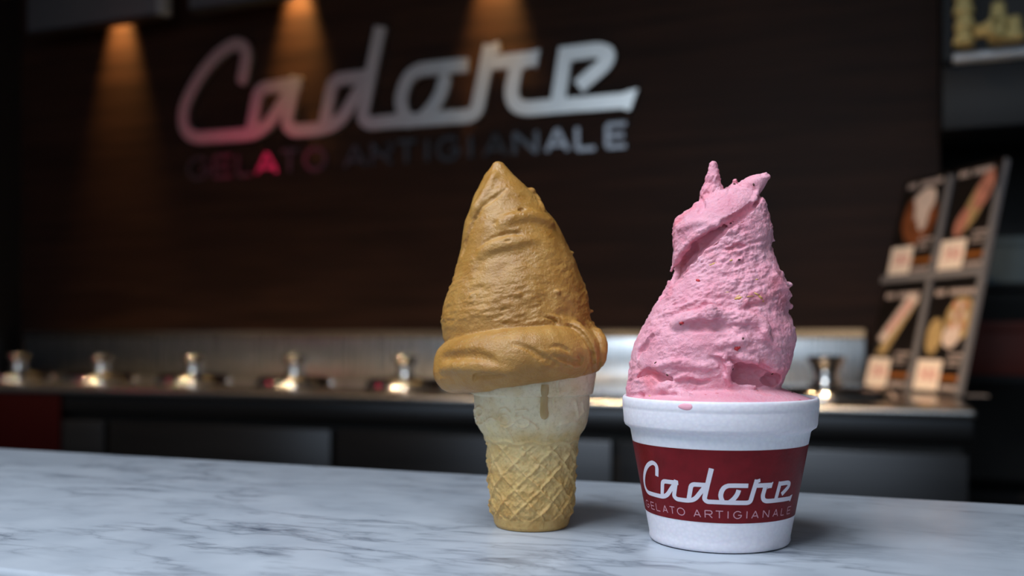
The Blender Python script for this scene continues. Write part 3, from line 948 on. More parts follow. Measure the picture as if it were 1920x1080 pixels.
def build_wafer():
    prof = np.array([(18.6, 0), (19.4, 1.2), (20.4, 6), (21.6, 8.5), (22.1, 14), (22.7, 24), (23.2, 34), (23.5, 41.5), (23.9, 44), (25.4, 47.5), (27.6, 50.5), (29.0, 54), (29.9, 60), (30.3, 66), (30.3, 68.3), (31.9, 68.9), (32.4, 71.5), (33.2, 77), (33.6, 80)], float)
    n, m = 460, 330
    h = np.linspace(0, 80, m)
    R = np.interp(h, prof[:, 1], prof[:, 0])
    ker = np.hanning(5); ker /= ker.sum()
    R = np.convolve(np.pad(R, 2, mode='edge'), ker, 'valid')
    th = np.linspace(0, 2 * np.pi, n, endpoint=False)        # th = 0 faces the camera (-y), positive to the right
    T, Hh = np.meshgrid(th, h)
    T = np.where(T > np.pi, T - 2 * np.pi, T)
    Rr = np.repeat(R[:, None], n, 1)
    pts = np.c_[(np.cos(T) * 24).ravel(), (np.sin(T) * 24).ravel(), Hh.ravel()]
    D = np.zeros_like(Rr)
    # raised diamond lattice on the lower part
    mask = np.clip((Hh - 5.2) / 1.0, 0, 1) * np.clip((44.2 - Hh) / 1.2, 0, 1)
    wob = (fbm(pts / 9.0, 2).reshape(T.shape)) * .55
    u = T / (2 * np.pi) * 11; v = Hh / 13.0
    a = u + v + wob * .10; b = u - v + wob * .12 + .35
    tri = lambda q: np.abs(q - np.round(q))
    rib = np.maximum(np.clip(1 - tri(a) / .14, 0, 1), np.clip(1 - tri(b) / .14, 0, 1))
    rib = rib * rib * (3 - 2 * rib)
    inner = np.maximum(np.clip(1 - np.abs(tri(a) - .30) / .075, 0, 1), np.clip(1 - np.abs(tri(b) - .30) / .075, 0, 1))
    lump = fbm(pts / 5.0 + 5, 3).reshape(T.shape)
    D += mask * (rib * (.85 + .35 * lump) + inner * .18 * (lump > -.3) - .4 + .60 * lump)
    D += (1 - mask) * .10 * fbm(pts / 5.0, 3).reshape(T.shape)
    D += .07 * fbm(pts / 1.6 + 9, 2).reshape(T.shape)
    # scalloped edge where the pattern meets the bowl
    D += .5 * np.exp(-((Hh - 45.2 - .7 * np.cos(T * 11)) / .8) ** 2)
    # embossed characters on the upper band, as on the photo
    hw = {0: 110.0}
    def th_of(px): return math.asin(max(-.985, min(.985, (px - 995) / 110.0)))
    def sh(px, py):
        t = th_of(px); d = -30 * math.cos(t)
        return (t * 30, 99 - (py - HOR) / F_PX * (cone_z + d))
    s = T * 30
    E = []
    def ring(cx, cy, rx, ry, a0=0, a1=360): E.append([sh(cx + rx * math.cos(math.radians(a)), cy - ry * math.sin(math.radians(a))) for a in np.linspace(a0, a1, 14)])
    def ln(*q): E.append([sh(*p) for p in q])
    c = lambda x, y: (860 + x / 6.75, 690 + y / 6.75)
    ring(898, 772.5, 7.5, 8.5); ring(899, 790, 6.5, 7.5); ring(889.5, 776, 3.5, 8); ring(890.5, 792, 3.5, 7)
    ln(c(330, 690), c(370, 650), c(430, 640), c(490, 680), c(520, 740), c(580, 770), c(640, 745), c(700, 700))
    ring(860 + 575 / 6.75, 690 + 660 / 6.75, 8.5, 8.5); ln(c(640, 560), c(590, 515), c(530, 530), c(505, 600), c(520, 680))
    ln(c(850, 540), c(715, 550), c(710, 630), c(790, 620)); ring(860 + 790 / 6.75, 690 + 705 / 6.75, 13, 8.5, 140, -150)
    ln(c(880, 690), c(930, 720), c(985, 775)); ln(c(580, 770), c(620, 850), c(640, 950)); ln(c(320, 700), c(340, 800))
    for e in E:
        d = seg_dist(s, Hh, e)
        D += .85 * np.exp(-(d / .62) ** 2)
    # right-hand embossed patch and mould seam, chipped crack
    for e in ([sh(*c(1450, 440)), sh(*c(1500, 640)), sh(*c(1560, 560)), sh(*c(1540, 450))], [sh(*c(1280, 720)), sh(*c(1400, 690)), sh(*c(1480, 700))]):
        D += .6 * np.exp(-(seg_dist(s, Hh, e) / .9) ** 2)
    seam = [(th_of(1027) * 30, 0), (th_of(1027) * 30, 66)]
    D += .16 * np.exp(-(seg_dist(s, Hh, seam) / .25) ** 2)
    ck = [sh(*c(1205, 150)), sh(*c(1200, 240)), sh(*c(1225, 330)), sh(*c(1180, 370)), sh(*c(1180, 450))]
    D += .35 * np.exp(-(seg_dist(s, Hh, ck) / .4) ** 2) - .35 * np.exp(-(seg_dist(s + .7, Hh, ck) / .35) ** 2)
    D += .3 * np.exp(-(seg_dist(s, Hh, [sh(*c(1225, 330)), sh(*c(1300, 300))]) / .35) ** 2)
    D *= np.clip(Hh / 1.5, 0, 1)
    Rr = Rr + D
    X = Rr * np.sin(T); Y = -Rr * np.cos(T)
    V = np.stack([X, Y, Hh], -1).reshape(-1, 3)
    base = len(V)
    i = np.arange(m - 1)[:, None] * n; j = np.arange(n)[None, :]; j2 = (j + 1) % n
    Q = np.stack([i + j, i + j2, i + n + j2, i + n + j], -1).reshape(-1, 4)
    # base disc: two inner rings of quads
    rings = []
    for rr in (.6, .02):
        rings.append(np.stack([rr * X[0], rr * Y[0], np.full(n, .25)], -1))
    V = np.concatenate([V] + rings)
    jj = np.arange(n); jj2 = (jj + 1) % n
    Q = np.concatenate([Q, np.stack([jj2, jj, base + jj, base + jj2], -1), np.stack([base + jj2, base + jj, base + n + jj, base + n + jj2], -1)])
    return V / 1000, Q

def mat_wafer():
    k = NT('baked_wafer'); b = k.b
    mp = k.coords((1, 1, 1))
    sp = k.n('ShaderNodeSeparateXYZ'); k.l(mp, 0, sp, 0)
    n0 = k.n('ShaderNodeTexNoise', i_Scale=120.0, i_Detail=3.0); k.l(mp, 0, n0, 0)
    ad = k.n('ShaderNodeMath', operation='MULTIPLY_ADD', i_1=.016, i_2=-.008); k.l(n0, 0, ad, 0)
    a2 = k.n('ShaderNodeMath', operation='ADD'); k.l(sp, 2, a2, 0); k.l(ad, 0, a2, 1)
    mr = k.n('ShaderNodeMapRange'); k.l(a2, 0, mr, 0); mr.inputs['From Max'].default_value = .075
    r = k.ramp(mr, 0, [(0.0, rgb(188, 152, 92)), (.35, rgb(208, 174, 112)), (.62, rgb(220, 196, 144)), (.75, rgb(222, 206, 172)), (1.0, rgb(224, 212, 184))])
    n1 = k.n('ShaderNodeTexNoise', i_Scale=420.0, i_Detail=4.0, i_Roughness=.7); k.l(mp, 0, n1, 0)
    sk = k.ramp(n1, 0, [(.25, (.62, .56, .46, 1)), (.5, (1, 1, 1, 1))])
    mu = k.n('ShaderNodeMix', data_type='RGBA', blend_type='MULTIPLY'); mu.inputs[0].default_value = .6
    k.l(r, 0, mu, 6); k.l(sk, 0, mu, 7)
    n2 = k.n('ShaderNodeTexNoise', i_Scale=90.0, i_Detail=2.0); k.l(mp, 0, n2, 0)
    tb = k.ramp(n2, 0, [(.42, (1, 1, 1, 1)), (.7, (.86, .72, .50, 1))])
    m2 = k.n('ShaderNodeMix', data_type='RGBA', blend_type='MULTIPLY'); m2.inputs[0].default_value = .7
    k.l(mu, 2, m2, 6); k.l(tb, 0, m2, 7)
    k.l(m2, 2, b, 'Base Color')
    b.inputs['Roughness'].default_value = .6
    b.inputs['Subsurface Weight'].default_value = .25; b.inputs['Subsurface Scale'].default_value = .003
    bp_ = k.bump(n1, 0, .35, .0004); k.l(bp_, 0, b, 'Normal')
    return k.m
V, Q = build_wafer()
fast_mesh('wafer_cone', V, Q, mat_wafer(), icc)
# melted drip running down the rim
dr = MB()
def drip_pt(px, py, out):
    t = math.asin((px - 995) / 112.0)
    zc = (py - 735) / 60.0
    r = 32.6 - 1.3 * min(1, max(0, (py - 730) / 14)) - .012 * max(0, py - 744) * 1.0
    h_ = 99 - (py - HOR) / F_PX * (cone_z - r * math.cos(t))
    R = np.interp(h_, (44, 50.5, 54, 60, 66, 68.2, 69.2, 71.5, 77), (23.9, 27.6, 29.0, 29.9, 30.6, 30.9, 31.4, 32.2, 33.2)) + out
    return (R * math.sin(t) / 1000, -R * math.cos(t) / 1000, h_ / 1000)
rows = []
for k, (y, w) in enumerate(((722, 6), (730, 7), (740, 7), (750, 6.6), (760, 6.6), (768, 7.2), (776, 8), (782, 7.4), (786, 5), (788, 1.5))):
    rows.append([drip_pt(1017 + w * s_ + (1 if y > 770 else 0), y, .35 + .45 * (1 - s_ * s_)) for s_ in (-1, -.6, 0, .6, 1)])
V = [p for r in rows for p in r]
Fc = [(i * 5 + j, i * 5 + j + 1, i * 5 + j + 6, i * 5 + j + 5) for i in range(len(rows) - 1) for j in range(4)]
kd = NT('melted_drip'); kd.b.inputs['Base Color'].default_value = rgb(216, 188, 134); kd.b.inputs['Roughness'].default_value = .25
kd.b.inputs['Transmission Weight'].default_value = .6
dr.poly(V, Fc).build('melted_drip', kd.m, icc, True)

def build_brown():
    s = Sculpt((-56, -52, 62), (48, 50, 196), .5, cone_px, cone_z, ray(cone_px))
    rows = [(308, 929, 941), (312, 922, 947), (320, 914, 955), (330, 908.5, 964), (347, 900, 981), (370, 888, 1003), (390, 881, 1020), (417, 873, 1041),
            (437, 869, 1054), (467, 864, 1068), (497, 857, 1081), (520, 849, 1090), (540, 842, 1096), (557, 836, 1101), (580, 830, 1105), (607, 828, 1110), (640, 832, 1110), (690, 880, 1090), (735, 900, 1080)]
    s.stack(rows, .86)
    s.ellipsoid(s.loc(935, 315, 0), (s.mm(11), s.mm(11), s.mm(11)), 2.0)
    # collar roll around the foot of the swirl
    ring = []
    for i in range(33):
        a = 2 * math.pi * i / 32                      # 0 right, 90 back, 180 left, 270 front
        x = s.loc(979 + 116 * math.cos(a), 0)[0]; y = 33.0 * math.sin(a)
        hz = 99 - ((668 - 12 * math.cos(a)) - HOR) / F_PX * cone_z
        r = 12.6 - .9 * math.cos(a) + 1.5 * max(0, -math.sin(a))
        hz -= 2.0 * max(0, -math.sin(a)) * 0 + (.8 if math.sin(a) < 0 else 0) * 1.0
        ring.append(((x, y, hz - .8 + 1.9 * max(0, -math.sin(a))), r))
    for (a, ra), (b, rb) in zip(ring, ring[1:]): s.capsule(a, b, ra, rb, .6)
    # bulge down at the left end
    s.capsule(s.loc(850, 700, -14), s.loc(905, 700, -27), 10.2, 9.0, 3)
    # seam between swirl and roll
    # folded end of the roll on the right
    s.stroke([(1050, 608), (1072, 612), (1094, 628), (1108, 650), (1113, 680)], [9, 10, 9, 8, 6], -3, 2.0)
    s.stroke([(1066, 611), (1085, 622), (1101, 642), (1111, 668), (1114, 696)], [2.5, 3.5, 4, 4, 3], 0, .8, True)
    s.stroke([(1098, 612), (1118, 626), (1128, 650), (1126, 682)], [7, 9, 9, 7], -4, 2.0)
    s.stroke([(1112, 622), (1124, 645), (1124, 690)], 2.0, 1, .8, True)
    s.stroke([(960, 645), (985, 652), (1010, 666), (1040, 684), (1075, 698), (1098, 700)], [1.5, 3, 4, 4, 3, 1.5], 1.2, 1.6, True)
    s.stroke([(1036, 668), (1060, 676), (1085, 682), (1092, 676), (1086, 668)], [2, 3.5, 4, 3, 1.5], 1.2, 1.2, True)
    s.stroke([(1032, 652), (1050, 650), (1068, 660)], [1, 3, 1.5], 1.0, 1.2, True)
    s.stroke([(1020, 676), (1060, 692), (1092, 696), (1104, 672), (1096, 650)], 2.2, -.6, 1.6)
    s.stroke([(830, 672), (860, 670), (890, 668), (925, 680)], [5, 6, 5, 2], 4.5, 4, True)
    s.stroke([(832, 692), (870, 688), (915, 692), (960, 696)], 6, -5, 3)
    s.stroke([(889, 715), (891, 706), (902, 703), (920, 702.5), (940, 704)], [2.5, 3.0, 2.4, 1.6, .6], .5, .5, True)
    s.stroke([(892, 708), (915, 709), (945, 706)], 3, 1, 1, True)
    for q in ((856, 652), (1010, 677), (1020, 674), (890, 668)): s.blob(q[0], q[1], 1.6, 1.4, 2.5, 0, .4, True)
    # creases of the swirl
    s.stroke([(905, 387), (918, 377), (930, 369), (947, 357)], [1.5, 2, 2.4, 1], 1.0, 1.8, True)
    s.stroke([(925, 420), (945, 412), (965, 402), (985, 395)], [1, 1.6, 2.4, 1.6], .8, 1.6, True)
    s.stroke([(940, 422), (970, 410), (1000, 408), (1030, 420)], [4, 6, 7, 5], -5.5, 4)
    s.blob(979, 393, 7, 5, 6, 0, .6, True, .5)
    s.stroke([(902, 466), (915, 455), (934, 446), (955, 440), (975, 440)], [1.2, 2.2, 2.4, 2, 1], 1.2, 2.0, True)
    s.stroke([(905, 478), (925, 466), (955, 458), (1000, 452)], [3, 6, 6, 3], -5, 4)
    s.blob(952, 452, 6, 2.5, 3, 0, .6, True, .2)
    s.stroke([(866, 478), (876, 445), (890, 412), (905, 388)], [2.5, 3.5, 3, 1.5], 0, 1.5, True)
    s.stroke([(890, 400), (912, 360), (928, 330)], [5, 6, 4], -3, 3)
    s.blob(996, 360, 7.5, 6.5, 7, 3, 1.2); s.stroke([(1003, 368), (1012, 382), (1018, 395)], [4, 3.5, 2], 1, 1.5)
    s.stroke([(1016, 590), (1034, 594), (1046, 598), (1049, 608)], [1, 2, 2.4, 1.4], .6, .8)
    s.stroke([(1016, 596), (1034, 600), (1044, 606)], [1, 2, 1.5], .4, .8, True)
    for q, r in (((972, 553), 4), ((1045, 548), 3.5), ((885, 555), 4), ((1072, 475), 3), ((1108, 585), 4), ((1110, 606), 4)): s.blob(q[0], q[1], r * 1.5, r, r, 1, 1.0)
    V, Q = s.mesh(); V = relax(V, Q, 2, .5)
    N = normals(V, Q)
    ang = np.arctan2(V[:, 0], -V[:, 1])
    up = np.clip((150 - V[:, 2]) / 40, .25, 1) * np.clip((V[:, 2] - 101) / 5, .28, 1)
    cyl = np.c_[ang * 40 / 9, (V[:, 2] - ang * 6) / 2.6, np.hypot(V[:, 0], V[:, 1]) / 9]
    st = fbm(cyl, 4)
    d = up * .68 * np.clip(.7 + fbm(V / 15 + 21, 2), .2, 1.5) * (st - .9 * np.clip(.25 - np.abs(fbm(cyl * .8 + 31, 2)), 0, 1)) + .7 * np.clip((V[:, 2] - 101) / 5, .45, 1) * fbm(V / 13, 2) + .22 * fbm(V / 3.2 + 3, 3) * up + .05 * pnoise(V / .9)
    V = V + N * d[:, None]
    return V / 1000, Q

M_brown = mat_gelato('caramel_gelato', rgb(167, 116, 50), rgb(191, 144, 78), .36, .0005, 800.0, .0010, (.115, .165, .16))
V, Q = build_brown()
fast_mesh('gelato_swirl', V, Q, M_brown, icc)

# ------------------------------------------------------------------ foam cup
cup_px, cup_z = 1348, 468.0
c1 = P(cup_px, HOR, cup_z / 1000)
cup_rot = math.atan2(-c1.x, c1.y)
cup = empty('foam_cup', (c1.x, c1.y, MT + .0003), cup_rot)
tag(cup, 'white foam cup with a dark red printed band standing on the marble', 'cup')
kx = cup_z / F_PX * ray(cup_px)           # mm per px across
RB0, RB1 = 132.6 * kx, 169.6 * kx         # body radius at z=8 and z=54
rbody = lambda z: RB0 + (RB1 - RB0) * (z - 4) / (54.5 - 4)
outer = [(0, .4), (RB0 - 3, .4), (RB0 - 1.6, .0), (RB0 - .7, .3), (RB0 - .1, 1.4), (rbody(3.5), 3.5)]
outer += [(rbody(z), z) for z in np.linspace(6, 53.4, 24)]
outer += [(rbody(54) + .5, 54.2), (181 * kx - 1.6, 54.9), (181 * kx - .5, 55.6), (181 * kx, 57), (182 * kx, 60.5), (183.2 * kx, 64.0), (183.0 * kx, 64.5), (183.9 * kx, 65.1), (184.3 * kx, 66.5), (184 * kx, 68.0), (183 * kx, 69.0), (181 * kx, 69.6), (178 * kx, 69.5), (176 * kx, 68.6), (175 * kx, 66)]
outer += [(44.0, 60), (42.0, 50), (33, 6), (0, 4.5)]
prof = [(r / 1000, z / 1000) for r, z in outer]
kf = NT('white_foam'); mp = kf.coords((1, 1, 1))
vo = kf.n('ShaderNodeTexVoronoi', i_Scale=520.0); kf.l(mp, 0, vo, 0)
rr = kf.ramp(vo, 0, [(0.0, rgb(238, 233, 240)), (.9, rgb(229, 224, 233))]); kf.l(rr, 0, kf.b, 'Base Color')
kf.b.inputs['Roughness'].default_value = .5
kf.b.inputs['Subsurface Weight'].default_value = .2; kf.b.inputs['Subsurface Scale'].default_value = .001
bpn = kf.bump(vo, 0, .25, .0003); kf.l(bpn, 0, kf.b, 'Normal')
V, Fc = lathe_data(prof, 160)
mesh_obj('cup_body', V, Fc, kf.m, cup, True)
# printed band
kb = NT('dark_red_print'); mp = kb.coords((1, 1, 1))
vo = kb.n('ShaderNodeTexVoronoi', i_Scale=520.0); kb.l(mp, 0, vo, 0)
nz = kb.n('ShaderNodeTexNoise', i_Scale=160.0, i_Detail=3.0); kb.l(mp, 0, nz, 0)
rr = kb.ramp(nz, 0, [(.3, rgb(100, 9, 17)), (.7, rgb(116, 13, 23))]); kb.l(rr, 0, kb.b, 'Base Color')
kb.b.inputs['Roughness'].default_value = .45; kb.b.inputs['Specular IOR Level'].default_value = .25; bpn = kb.bump(vo, 0, .22, .0003); kb.l(bpn, 0, kb.b, 'Normal')
band = [((rbody(z) + .12) / 1000, z / 1000) for z in np.linspace(14.2, 47.8, 20)]
V, Fc = lathe_data(band, 160)
lab = mesh_obj('printed_band', V, Fc, kb.m, cup, True); lab['label'] = 'dark red printed band'
# wordmark on the band, wrapped round the cup
kw = NT('white_print'); kw.b.inputs['Base Color'].default_value = rgb(214, 208, 220); kw.b.inputs['Roughness'].default_value = .5
bpn = kw.bump(kw.n('ShaderNodeTexVoronoi', i_Scale=520.0), 0, .2, .0003); kw.l(bpn, 0, kw.b, 'Normal')
umin, umax = min(p[0] for l in WORD for p in l) - .03, b1(1840, 440).x
# base line of the sign = mean height of the bottom strokes
base_v = a1(1000, 965).z; top_v = a1(1660, 100).z
Z0, Z1 = 22.6, 39.4
sc_v = (Z1 - Z0) / (top_v - base_v)
TH0, TH1 = math.radians(-67), math.radians(61)
def on_cup(u, v, f=True, out=.2):
    t = TH0 + (TH1 - TH0) * (u - umin) / (umax - umin)
    z = Z0 + (v - base_v) * sc_v
    R = rbody(z) + out
    return (R * math.sin(t) / 1000, -R * math.cos(t) / 1000, z / 1000)
V, Fc = ribbons_mesh(WORD, WSTROKE * .9, on_cup, 0, .045, .02, [resample(np.array(p + [p[0]]), .02)[:-1] for p in WPOLY])
mesh_obj('printed_wordmark', V, Fc, kw.m, cup, True)
# small capitals under it
kt = NT('pale_pink_print'); kt.b.inputs['Base Color'].default_value = rgb(196, 140, 152); kt.b.inputs['Roughness'].default_value = .4
TXT = [('G', 202, 238), ('E', 262, 298), ('L', 320, 362), ('A', 392, 440), ('T', 465, 515), ('O', 542, 614), ('A', 706, 770), ('R', 815, 884), ('T', 918, 988), ('I', 1036, 1037),
       ('G', 1090, 1166), ('I', 1217, 1218), ('A', 1265, 1328), ('N', 1374, 1430), ('A', 1474, 1522), ('L', 1556, 1588), ('E', 1620, 1655)]
def th_cup(px): return math.asin((px - 1348) / (141.0 * 1.0))
for ch, xa, xb in TXT:
    ta, tb = th_cup(1180 + xa / 5.647), th_cup(1180 + xb / 5.647)
    za, hgt = 16.6, 3.3
    V, Fc = ribbons_mesh([[((ta + (tb - ta) * g[0]), za + hgt * g[1]) for g in l] for l in [[(q[0], q[1]) for q in ln] for ln in GLYPH[ch]]], .0, lambda u, v, f: (u, v, 0), 0) if False else (None, None)
    Rm = rbody(18)
    lines = [[((ta + (tb - ta) * g[0]) * Rm, za + hgt * g[1]) for g in l] for l in GLYPH[ch]]
    def pl(u, v, f): 
        R = rbody(v) + .2; t = u / Rm
        return (R * math.sin(t) / 1000, -R * math.cos(t) / 1000, v / 1000)
    V, Fc = ribbons_mesh(lines, .42, pl, 0, 0, 1.0)
    mesh_obj('printed_letter', V, Fc, kt.m, cup, True)

# ------------------------------------------------------------------ strawberry gelato
def build_pink():
    s = Sculpt((-52, -50, 60), (51, 50, 188), .5, cup_px, cup_z, ray(cup_px))
    rows = [(757, 1175, 1452), (735, 1170, 1456), (718, 1173, 1466), (702, 1176, 1473), (676, 1178, 1484), (644, 1187, 1491), (613, 1203, 1488), (587, 1218, 1474), (573, 1226, 1477), (542, 1243, 1477), (522, 1255, 1470),
            (493, 1258, 1455), (467, 1261, 1447), (453, 1261, 1447), (431, 1261, 1446), (409, 1273, 1442), (395, 1288, 1439), (380, 1306, 1435), (368, 1322, 1425), (360, 1345, 1410)]
    s.stack(rows, .80)
    # surface filling the cup
    X = s.ax[0][:, None, None]; Y = s.ax[1][None, :, None]; Z = s.ax[2][None, None, :]
    rad = np.sqrt(X * X + Y * Y)
    Rin = 43.6
    d = np.maximum(rad - Rin, Z - (68.4 + 9.5 * (1 - (rad / Rin) ** 2)))
    d = np.maximum(d, 63.5 - Z).astype(np.float32)
    sl = tuple(slice(0, n) for n in s.n)
    s.F = np.maximum(s.F, (63.5 - Z).astype(np.float32))
    s._blend(sl, d, 1.6, False)
    # peaks
    def chain(pts, k=1.2):
        for (x0, y0, d0, r0), (x1, y1, d1, r1) in zip(pts, pts[1:]):
            s.capsule(s.loc(x0, y0, s.mm(d0)), s.loc(x1, y1, s.mm(d1)), s.mm(r0), s.mm(r1), k)
    chain([(1334, 392, 6, 26), (1335, 364, 4, 21), (1337, 338, 2, 14), (1338, 320, 0, 8), (1338, 311, 0, 7)], 1.0)
    chain([(1350, 385, 22, 22), (1378, 362, 18, 16), (1400, 364, 14, 19)], 1.0)
    chain([(1378, 356, 14, 10), (1378, 343, 10, 5.5)], 1.0)
    chain([(1396, 370, 6, 26), (1412, 352, 0, 19), (1425, 341, -3, 13), (1433, 335, -4, 8.5), (1435, 336, -4, 7)], 1.0)
    chain([(1290, 425, 0, 27), (1330, 412, -8, 24), (1370, 398, -10, 22)], 2.0)
    # smooth sloping face behind the ribbon edge
    s.stroke([(1312, 372), (1316, 388), (1310, 398)], [3, 5, 2], 1.5, 1.5, True)
    # deep twisted channel
    s.stroke([(1244, 546), (1268, 512), (1295, 478), (1325, 450), (1360, 425), (1395, 402), (1420, 378), (1428, 360)], [21, 21, 19, 16, 12.5, 9, 5.5, 3], -7, .6, True, 4)
    s.stroke([(1262, 520), (1290, 486), (1318, 458), (1350, 434), (1385, 411)], [11, 12, 10, 7, 4], -6, .7, True, 4)
    s.stroke([(1258, 512), (1284, 480), (1312, 452), (1346, 428), (1380, 407)], [9, 11, 9, 6, 3.5], -8, .7, True, 4)
    # thin lip of the ribbon over the channel
    s.stroke([(1276, 470), (1302, 444), (1330, 426), (1350, 418), (1386, 401), (1411, 381), (1422, 356)], [3, 4, 4, 3.5, 3, 3, 2.5], -1, 1.2, False, 4)
    s.stroke([(1275, 430), (1300, 418), (1330, 420)], 5, -2, 2)
    # bite above the middle
    s.stroke([(1364, 471), (1378, 465), (1392, 462)], [3, 5, 5.5], -.5, .5, True)
    # lumps and ledges
    s.stroke([(1205, 660), (1213, 644), (1228, 628), (1236, 618)], [4, 7, 7, 4], 0, .9)
    s.stroke([(1196, 672), (1203, 652), (1222, 630)], [5, 8, 4], -3, .7, True)
    s.stroke([(1262, 610), (1280, 604), (1305, 598), (1330, 590), (1352, 592)], [6, 11, 11, 12, 8], 1, 2)
    s.blob(1334, 588, 10, 14, 9, 1.5, 2.0)
    s.stroke([(1364, 596), (1390, 598), (1415, 604), (1432, 616), (1430, 632)], [7, 10, 10, 9, 6], 1, 1.8)
    s.stroke([(1282, 612), (1310, 614), (1345, 612), (1372, 620)], [4, 8, 8, 4], 1, 1.8, True)
    s.stroke([(1275, 575), (1290, 572), (1310, 566), (1340, 568)], [2, 3, 3, 1.5], 0, 1.5)
    s.stroke([(1225, 597), (1260, 585), (1285, 574)], [2, 3, 2], 0, 1.5)
    s.blob(1396, 570, 9, 7, 6, 1, 1.5); s.stroke([(1400, 576), (1415, 571), (1436, 570)], [3, 4, 3], .5, 1.0, True)
    s.stroke([(1430, 620), (1445, 640), (1460, 655)], [2, 3.5, 2], 0, 1.5)
    s.stroke([(1345, 648), (1375, 642), (1405, 636)], [3, 4, 2], 0, 2)
    s.stroke([(1450, 520), (1466, 540), (1478, 560)], [4, 5, 4], -1, 2)
    chain([(1468, 575, 0, 8), (1482, 575, 0, 4.5)], 1.2); chain([(1465, 545, 0, 8), (1477, 539, 0, 5)], 1.2)
    chain([(1440, 448, 0, 8), (1449, 455, 0, 4)], 1.2)
    # hollow at lower right with a ragged roof
    s.blob(1410, 704, 50, 22, 40, -8, .7, True, -.1)
    s.blob(1446, 712, 20, 13, 30, -6, .6, True)
    s.blob(1382, 680, 20, 9, 14, 0, .7, True, -.3)
    s.stroke([(1352, 668), (1366, 684), (1362, 704), (1368, 718)], [4, 5, 4, 3], 1, 1.2)
    s.stroke([(1372, 670), (1400, 672), (1425, 684), (1445, 694), (1470, 690)], [4, 5, 4, 4, 4], 0, 1.2)
    s.blob(1404, 726, 12, 5, 8, -2, 1.5); s.blob(1425, 700, 8, 6, 5, 0, 1.5); s.blob(1395, 706, 14, 9, 7, -3, 2)
    s.blob(1450, 718, 7, 8, 8, 2, .6, True); s.blob(1435, 706, 4, 5, 4, 1, .6, True)
    # crevices at lower left
    s.stroke([(1196, 708), (1216, 698), (1236, 706), (1252, 716), (1262, 713)], [4, 7, 9, 9, 4], -5, .6, True)
    s.stroke([(1214, 694), (1240, 700), (1262, 712), (1290, 706), (1310, 714)], [3, 4, 4, 4, 3], 1, 1.2)
    s.stroke([(1290, 712), (1310, 720), (1330, 716)], [2, 4, 2], .8, 1.0, True)
    s.stroke([(1228, 738), (1250, 728), (1268, 738), (1290, 744)], [4, 6, 5, 3], 1, 2.5)
    s.blob(1200, 744, 8, 6, 7, 1, .8, True); s.blob(1218, 752, 9, 4, 5, 1, .8, True); s.blob(1262, 742, 7, 4, 4, 1, .8, True)
    s.blob(1256, 730, 5, 3, 4, 1, .8, True)
    s.stroke([(1225, 690), (1260, 682), (1300, 684), (1330, 690)], [2, 4, 4, 2], 0, 2)
    s.stroke([(1330, 672), (1350, 680), (1358, 700)], [2, 4, 3], .8, 1.2, True)
    V, Q = s.mesh(); V = relax(V, Q, 1, .45)
    N = normals(V, Q)
    ang = np.arctan2(V[:, 0], -V[:, 1])
    rr_ = np.hypot(V[:, 0], V[:, 1]); flat = np.clip((V[:, 2] - (68.4 + 9.5 * (1 - (rr_ / 43.6) ** 2))) / 3, .12, 1)
    top = 1 - .85 * np.exp(-((V[:, 2] - (160 + .45 * V[:, 0])) / 7.5) ** 2) * np.clip((V[:, 0] + 22) / 8, 0, 1)
    cyl = np.c_[ang * 34 / 7, (V[:, 2] - ang * 7) / 2.1, np.hypot(V[:, 0], V[:, 1]) / 7]
    st = fbm(cyl, 3)
    mid = np.clip((V[:, 2] - 95) / 10, .5, 1)
    d = flat * top * ((.85 * mid * (st + .5 * np.abs(fbm(cyl * 1.6 + 13, 2)) - .2) + .28 * fbm(V / 1.6 + 7, 2)) * np.clip(.65 + .8 * fbm(V / 16 + 40, 2), .15, 1.2) + .65 * fbm(V / 8 + 3, 2) + .30 * fbm(V / 4.2 + 9, 2)) + .05 * pnoise(V / .85)
    V = V + N * d[:, None]
    return V / 1000, Q

def pink_extra(k, mp, r):
    # streaks of fruit pulp, redder patches and pale yellow flecks
    n1 = k.n('ShaderNodeTexNoise', i_Scale=48.0, i_Detail=3.0); k.l(mp, 0, n1, 0)
    f1 = k.ramp(n1, 0, [(.58, (0, 0, 0, 1)), (.72, (1, 1, 1, 1))])
    mx = k.n('ShaderNodeMix', data_type='RGBA'); k.l(f1, 0, mx, 0); k.l(r, 0, mx, 6); mx.inputs[7].default_value = rgb(236, 136, 150)
    return (mx, 2)
M_pinkg = mat_gelato('strawberry_gelato', rgb(226, 146, 164), rgb(239, 178, 193), .55, .0005, 800.0, .0013, None, pink_extra)
V, Q = build_pink()
pg = fast_mesh('strawberry_gelato', V, Q, M_pinkg, None, (c1.x, c1.y, MT + .0003), cup_rot)
tag(pg, 'tall twisted swirl of pink strawberry gelato filling the white foam cup', 'gelato')

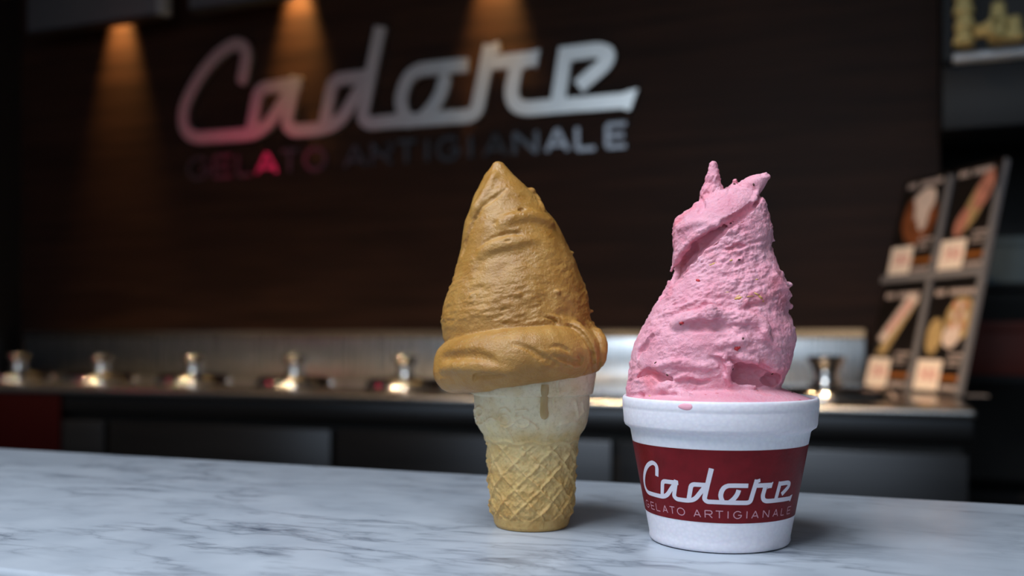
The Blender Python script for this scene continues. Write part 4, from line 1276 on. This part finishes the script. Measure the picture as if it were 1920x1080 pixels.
# seeds and fruit bits lying in the gelato surface
from mathutils.bvhtree import BVHTree
bv = BVHTree.FromPolygons([Vector(v) for v in V], [tuple(int(i) for i in q) for q in Q])
Minv = pg.matrix_basis.inverted()
M_seed = simple('dark_seed', rgb(84, 44, 34), .4); M_bit = simple('red_fruit_bit', rgb(206, 60, 66), .35); M_yel = simple('yellow_fruit_fibre', rgb(224, 176, 104), .45)
def bit(px, py, rx, ry, m, nm, rot=0.0, th=.35):
    o3 = Minv @ Vector((0, 0, EYE)); d3 = (Minv @ P(px, py, .5)) - o3
    hit = bv.ray_cast(o3, d3.normalized())
    if hit[0] is None: return
    bm = bmesh.new(); bmesh.ops.create_icosphere(bm, subdivisions=1, radius=1)
    s = cup_z / F_PX / 1000
    for v in bm.verts: v.co = Vector((v.co.x * rx * s, v.co.y * ry * s, v.co.z * min(rx, ry) * s * th * (1 + rng.uniform(-.2, .2))))
    nrm = hit[1]; q = nrm.to_track_quat('Z', 'Y').to_matrix().to_4x4()
    me = bpy.data.meshes.new(nm); bm.to_mesh(me); bm.free(); me.shade_smooth(); me.materials.append(m)
    o = bpy.data.objects.new(nm, me); COL.objects.link(o); o.parent = pg
    o.matrix_local = Matrix.Translation(hit[0]) @ q @ Matrix.Rotation(rot, 4, 'Z')
for x, y in ((1229, 680), (1251, 703), (1277, 608), (1374, 692), (1448, 701), (1393, 635), (1386, 487), (1377, 345), (1413, 346), (1485, 736)): bit(x, y, 3.2, 2.0, M_seed, 'seed', rng.uniform(0, 3), .7)
for x, y, a, b in ((1309, 526, 5, 3), (1380, 654, 6, 5), (1278, 606, 5, 4), (1344, 737, 3.5, 1.2), (1500, 750, 4, 1.5), (1420, 733, 3, 1.2), (1323, 740, 2.5, 1), (1385, 652, 4, 3)): bit(x, y, a, b, M_bit, 'fruit_bit', rng.uniform(-.3, .3), .3)
for x, y, a, b, r in ((1385, 559, 9, 2.6, .2), (1383, 555, 6, 1.6, .5), (1405, 556, 10, 1.4, .1), (1424, 556, 9, 2.4, -.7), (1431, 564, 9, 2.2, -.6), (1418, 551, 7, 1.8, -.4), (1336, 495, 9, 2.0, .4), (1371, 488, 5, 1.6, .3),
                      (1218, 742, 3, 1.2, 0), (1362, 548, 7, 1.2, .1), (1419, 524, 4, 1.4, 0)): bit(x, y, a, b, M_yel, 'fruit_fibre', r, .35)
# drop of melted gelato on the rim
bm = bmesh.new(); bmesh.ops.create_uvsphere(bm, u_segments=16, v_segments=8, radius=1)
tz = math.asin((1290 - 1348) / 184.0)
for v in bm.verts: v.co = Vector((v.co.x * .0035, v.co.y * .0006, v.co.z * .0016 * (1 + .3 * v.co.x)))
bm.transform(Matrix.Translation((math.sin(tz) * .0466, -math.cos(tz) * .0466, .0672)) @ Matrix.Rotation(tz, 4, 'Z'))
me = bpy.data.meshes.new('melted_drop'); bm.to_mesh(me); bm.free(); me.shade_smooth(); me.materials.append(simple('melted_strawberry', rgb(240, 170, 186), .2))
o = bpy.data.objects.new('melted_drop', me); COL.objects.link(o); o.parent = pg
